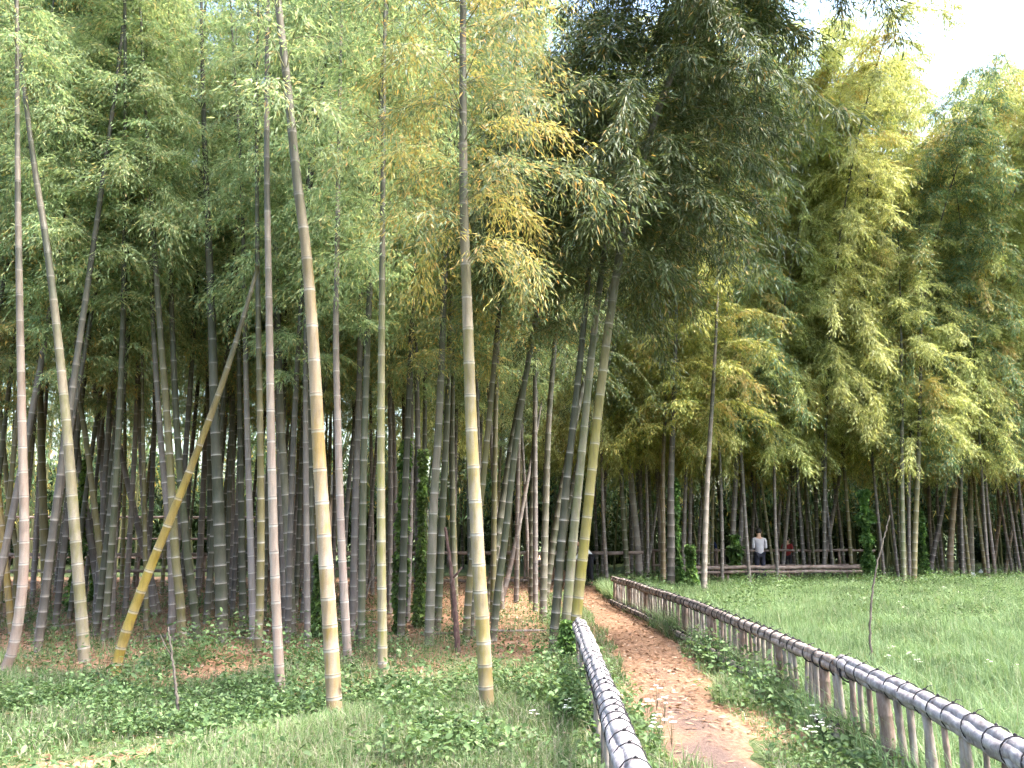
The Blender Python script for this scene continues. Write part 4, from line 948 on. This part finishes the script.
flab = {'a': ('white wildflower in the grass between the left rail and the path', 'white wildflowers beside the path'), 'b': ('white wildflower among weeds at the foot of the right fence', 'white wildflowers under the right fence'),
        'c': ('white wildflower standing in the near meadow grass', 'white wildflowers in the near meadow'), 'd': ('white wildflower far back in the meadow near the grove', 'white wildflowers at the far side of the meadow'), 'e': ('white wildflower in the grass left of the left rail', 'white wildflowers left of the rail')}
f0 = flower_proto()
for i, ((px, py), k) in enumerate(fpix):
    o = f0 if i == 0 else copy_tree(f0)
    g = G(px, py + (12 if k in 'abe' else 6)); o.location = (g.x, g.y, float(gh(g.x, g.y)) + .02); o.rotation_euler = (0, 0, i * 1.1)
    s = {'a': .62, 'b': .62, 'c': .5, 'd': .6, 'e': .45}[k]; o.scale = (s, s, s); tag(o, flab[k][0], 'flower', flab[k][1])
# crumpled white scraps at the meadow edge
for i, (px, py, lb, w) in enumerate([(973, 578, 'crumpled white scrap at the foot of the last green ringed culm', .30), (981, 574, 'small upright white scrap right of the last green ringed culm', .22), (945, 583, 'curled white scrap in the grass left of the pale tan culm', .34)]):
    g = G(px, py); bm = bmesh.new(); bmesh.ops.create_icosphere(bm, subdivisions=3, radius=w * .5)
    for v in bm.verts:
        k = 1 + .35 * math.sin(v.co.x * 31 + i) * math.sin(v.co.z * 27) + .2 * math.sin(v.co.y * 47 + 2 * i); v.co = Vector((v.co.x * k, v.co.y * k * .6, v.co.z * k * .8 + w * .38)) * .6
    o = bm_obj('white_scrap', bm, plain('white_scrap', (.75, .75, .74), .7)); o.location = (g.x, g.y, .05); tag(o, lb, 'scrap')

# ------------------------------------------------------------------ people
def skin_mesh(name, verts, edges, radii, mat, parent, root_i=0, sub=2):
    me_ = bpy.data.meshes.new(name); me_.from_pydata([tuple(v) for v in verts], edges, []); me_.update()
    o = bpy.data.objects.new(name, me_); C.objects.link(o)
    md = o.modifiers.new('skin', 'SKIN'); md.use_smooth_shade = True
    ss = o.modifiers.new('sub', 'SUBSURF'); ss.levels = sub; ss.render_levels = sub
    sv = me_.skin_vertices[0].data if me_.skin_vertices else None
    if sv is None:
        bm = bmesh.new(); bm.from_mesh(me_); bm.verts.layers.skin.verify(); bm.to_mesh(me_); bm.free(); sv = me_.skin_vertices[0].data
    for i, r in enumerate(radii):
        sv[i].radius = (r, r) if not hasattr(r, '__len__') else r
        sv[i].use_root = (i == root_i)
    dg = bpy.context.evaluated_depsgraph_get(); ev = o.evaluated_get(dg)
    nm = bpy.data.meshes.new_from_object(ev); bpy.data.objects.remove(o)
    nm.materials.clear(); nm.name = name
    return link(name, nm, mat, parent, smooth=True)

def person(loc, rz, label, shirt_c, trouser_c, pose='stand', H=1.70, hair=M_hair):
    root = empty('person', loc, rz); tag(root, label, 'person')
    k = H / 1.72
    V = Vector
    J = dict(pelvis=V((0, 0, .94)), waist=V((0, 0, 1.08)), chest=V((0, .0, 1.28)), neck=V((0, .01, 1.45)), head0=V((0, .0, 1.53)), head1=V((0, -.01, 1.63)))
    for s, n in ((-1, 'l'), (1, 'r')):
        J['sh' + n] = V((s * .18, .01, 1.40)); J['el' + n] = V((s * .23, .03, 1.12)); J['wr' + n] = V((s * .23, -.05, .88))
        J['hip' + n] = V((s * .09, 0, .90)); J['kn' + n] = V((s * .10, -.02, .50)); J['an' + n] = V((s * .10, .02, .09)); J['to' + n] = V((s * .12, -.14, .035))
    if pose == 'bend':      # leaning forward over the rail, one arm reaching down
        rot = Matrix.Rotation(R(48), 4, 'X'); pv = J['pelvis'].copy()
        for n in ('waist', 'chest', 'neck', 'head0', 'head1', 'shl', 'shr', 'ell', 'elr', 'wrl', 'wrr'):
            J[n] = pv + rot @ (J[n] - pv)
        for n in 'lr':
            J['el' + n] = J['sh' + n] + V((0, -.12, -.26)); J['wr' + n] = J['el' + n] + V((0, -.16, -.18))
    if pose == 'fold':      # forearms brought forward
        for n, s in (('l', -1), ('r', 1)):
            J['el' + n] = J['sh' + n] + V((s * .02, .03, -.29)); J['wr' + n] = J['el' + n] + V((-s * .07, -.22, .06))
    for n in J: J[n] = J[n] * k
    names = list(J); idx = {n: i for i, n in enumerate(names)}
    rad = dict(pelvis=.105, waist=.10, chest=.125, neck=.052, head0=.075, head1=.092, sh=.058, el=.040, wr=.026, hip=.085, kn=.052, an=.036, to=.030)
    verts = [J[n] for n in names]; radii = [rad.get(n, rad.get(n[:2], rad.get(n[:3], .05))) * k for n in names]
    E = [('pelvis', 'waist'), ('waist', 'chest'), ('chest', 'neck'), ('neck', 'head0'), ('head0', 'head1')]
    for s in 'lr': E += [('chest', 'sh' + s), ('sh' + s, 'el' + s), ('el' + s, 'wr' + s), ('pelvis', 'hip' + s), ('hip' + s, 'kn' + s), ('kn' + s, 'an' + s), ('an' + s, 'to' + s)]
    edges = [(idx[a], idx[b]) for a, b in E]
    # hands: palm and five fingers
    for s, sg in (('l', -1), ('r', 1)):
        w = J['wr' + s]; dd = (J['wr' + s] - J['el' + s]).normalized()
        sd = V((0, 1, 0)).cross(dd); sd = sd.normalized() if sd.length > .1 else V((1, 0, 0)); fw = dd.cross(sd).normalized()
        pm = w + dd * .05 * k; pi = len(verts); verts.append(pm); radii.append(.026 * k); edges.append((idx['wr' + s], pi))
        for q, (off, ln) in enumerate(((-.030, .062), (-.010, .074), (.010, .070), (.029, .055))):
            a = pm + dd * .035 * k + fw * off * k; b = a + dd * ln * .5 * k - sd * sg * .010 * k; c = b + dd * ln * .45 * k - sd * sg * .022 * k
            i = len(verts); verts += [a, b, c]; radii += [.0095 * k, .0085 * k, .007 * k]; edges += [(pi, i), (i, i + 1), (i + 1, i + 2)]
        a = pm + fw * -.035 * k; b = a + (dd * .6 - fw * .6) * .035 * k; i = len(verts); verts += [a, b, b + dd * .028 * k]; radii += [.011 * k, .010 * k, .008 * k]; edges += [(pi, i), (i, i + 1), (i + 1, i + 2)]
    body = skin_mesh('body', verts, edges, radii, M_skin, root, 0, 1)
    # facial relief, ears
    hc = J['head1']; axis = (J['head1'] - J['head0']).normalized(); fwd = V((0, -1, 0)); fwd = (fwd - axis * fwd.dot(axis)).normalized(); sdv = axis.cross(fwd)
    c0 = J['head0'] * .35 + J['head1'] * .65
    bm = bmesh.new()
    tube_bm(bm, [c0 + fwd * .088 * k + axis * .02 * k, c0 + fwd * .112 * k - axis * .018 * k, c0 + fwd * .09 * k - axis * .026 * k], [.008 * k, .014 * k, .010 * k], 6)
    bm_obj('nose', bm, M_skin, body)
    for sg in (-1, 1):
        bm = bmesh.new(); tube_bm(bm, [c0 + sdv * sg * .085 * k - axis * .03 * k, c0 + sdv * sg * .10 * k, c0 + sdv * sg * .088 * k + axis * .03 * k], [.010 * k, .015 * k, .011 * k], 6); bm_obj('ear', bm, M_skin, body)
        bm = bmesh.new(); bmesh.ops.create_icosphere(bm, subdivisions=2, radius=.011 * k, matrix=Matrix.Translation(c0 + fwd * .088 * k + sdv * sg * .032 * k + axis * .016 * k)); bm_obj('eye', bm, M_hair, body)
    bm = bmesh.new(); tube_bm(bm, [c0 + fwd * .086 * k - axis * .055 * k - sdv * .025 * k, c0 + fwd * .094 * k - axis * .056 * k, c0 + fwd * .086 * k - axis * .055 * k + sdv * .025 * k], [.004, .006, .004], 5); bm_obj('mouth', bm, plain('lips', (.35, .14, .12)), body)
    # hair cap
    bm = bmesh.new(); bmesh.ops.create_icosphere(bm, subdivisions=3, radius=1)
    bmesh.ops.delete(bm, geom=[v for v in bm.verts if v.co.y < -.35 and v.co.z < .45 or v.co.z < -.8], context='VERTS')
    Mx = Matrix.Translation(hc - axis * .01 * k) @ Matrix(((sdv.x, -fwd.x, axis.x), (sdv.y, -fwd.y, axis.y), (sdv.z, -fwd.z, axis.z))).to_4x4()
    for v in bm.verts: v.co = Mx @ Vector((v.co.x * .098 * k, v.co.y * .108 * k + .004, v.co.z * .105 * k + .012 * k)) + Vector((0, 0, .004 * math.sin(v.co.x * 40)))
    for f in bm.faces: f.smooth = True
    bm_obj('hair', bm, hair, root)
    # shirt
    sv = [J['pelvis'] + V((0, 0, -.02)), J['waist'], J['chest'], J['neck'] * .92 + J['chest'] * .08]
    sr = [(.150, .120), (.138, .118), (.150, .125), (.078, .066)]; se = [(0, 1), (1, 2), (2, 3)]
    for s in 'lr':
        i = len(sv); cuff = J['el' + s] * .2 + J['wr' + s] * .8
        sv += [J['sh' + s], J['el' + s], cuff]; sr += [.066, .052, .040]; se += [(2, i), (i, i + 1), (i + 1, i + 2)]
    skin_mesh('shirt', sv, se, [tuple(q * k for q in (r if hasattr(r, '__len__') else (r, r))) for r in sr], plain('shirt_cloth', shirt_c, .85, 14), root, 1, 2)
    tv = [J['pelvis']]; trr = [.118]; te = []
    for s in 'lr':
        i = len(tv); tv += [J['hip' + s], J['kn' + s], J['an' + s] + V((0, 0, .03))]; trr += [.098, .072, .062]; te += [(0, i), (i, i + 1), (i + 1, i + 2)]
    skin_mesh('trousers', tv, te, [r * k for r in trr], plain('trouser_cloth', trouser_c, .85, 14), root, 0, 2)
    for s in 'lr':
        skin_mesh('shoe', [J['an' + s] + V((0, .03, -.04)), (J['an' + s] + J['to' + s]) / 2 + V((0, 0, .0)), J['to' + s]], [(0, 1), (1, 2)], [.045, .044, .038], M_hair, root, 0, 2)
    return root
def at_dist(px, Y): return (P(px, 560, Y).x, Y, 0)
person(at_dist(760, 25.6), R(180), 'man in a light grey shirt seen from the back behind the rail', (.44, .41, .44), (.03, .03, .045), 'fold', 1.70)
person(at_dist(590, 24.7), R(-70), 'person in a white top bending forward at the far end of the path', (.78, .78, .80), (.02, .02, .025), 'bend', 1.62)
person(at_dist(711, 28.3), R(170), 'person in dark blue clothes half hidden by the culms behind the rail', (.02, .03, .08), (.02, .02, .03), 'stand', 1.5)
person(at_dist(788, 28.6), R(150), 'person in a red top half hidden behind the slanting culms right of the man', (.22, .03, .03), (.03, .03, .04), 'fold', 1.42)

# ------------------------------------------------------------------ light, sky, view
SUN_EL, SUN_AZ = R(60), R(112)               # azimuth clockwise from +Y, i.e. behind the grove to the right
w = bpy.data.worlds.new('World'); sc.world = w; w.use_nodes = True
nt = w.node_tree; nt.nodes.clear()
sky = nt.nodes.new('ShaderNodeTexSky'); sky.sky_type = 'NISHITA'; sky.sun_disc = False
sky.sun_elevation = SUN_EL; sky.sun_rotation = SUN_AZ; sky.air_density = 1.4; sky.dust_density = 5.0; sky.ozone_density = 1.0
bg = nt.nodes.new('ShaderNodeBackground'); bg.inputs[1].default_value = 0.15
wo = nt.nodes.new('ShaderNodeOutputWorld')
nt.links.new(sky.outputs[0], bg.inputs[0]); nt.links.new(bg.outputs[0], wo.inputs[0])
sun = bpy.data.objects.new('sun', bpy.data.lights.new('sun', 'SUN')); C.objects.link(sun)
sun.data.energy = 2.2; sun.data.angle = R(6); sun.data.color = (1.0, .94, .84)
dvec = Vector((math.sin(SUN_AZ) * math.cos(SUN_EL), math.cos(SUN_AZ) * math.cos(SUN_EL), math.sin(SUN_EL)))
sun.rotation_euler = dvec.to_track_quat('Z', 'Y').to_euler(); sun.location = (10, 20, 30)

sc.view_settings.view_transform = 'Standard'; sc.view_settings.look = 'None'
sc.view_settings.exposure = 2.7; sc.view_settings.use_white_balance = True; sc.view_settings.white_balance_temperature = 6200; sc.view_settings.white_balance_tint = 7; sc.view_settings.gamma = 1.0; sc.view_settings.use_curve_mapping = False
sc.render.engine = 'CYCLES'
cy = sc.cycles
cy.use_adaptive_sampling = True; cy.adaptive_threshold = 0.04; cy.adaptive_min_samples = 24
cy.use_denoising = True
try: cy.denoiser = 'OPENIMAGEDENOISE'; cy.denoising_input_passes = 'RGB_ALBEDO_NORMAL'
except Exception: pass
cy.max_bounces = 12; cy.diffuse_bounces = 8; cy.glossy_bounces = 2; cy.transmission_bounces = 4; cy.transparent_max_bounces = 4
cy.caustics_reflective = False; cy.caustics_refractive = False
cy.sample_clamp_indirect = 6.0

print('bamboo count', sum(1 for o in C.objects if o.parent is None and o.name.startswith('bamboo') and o.get('category') == 'bamboo'))
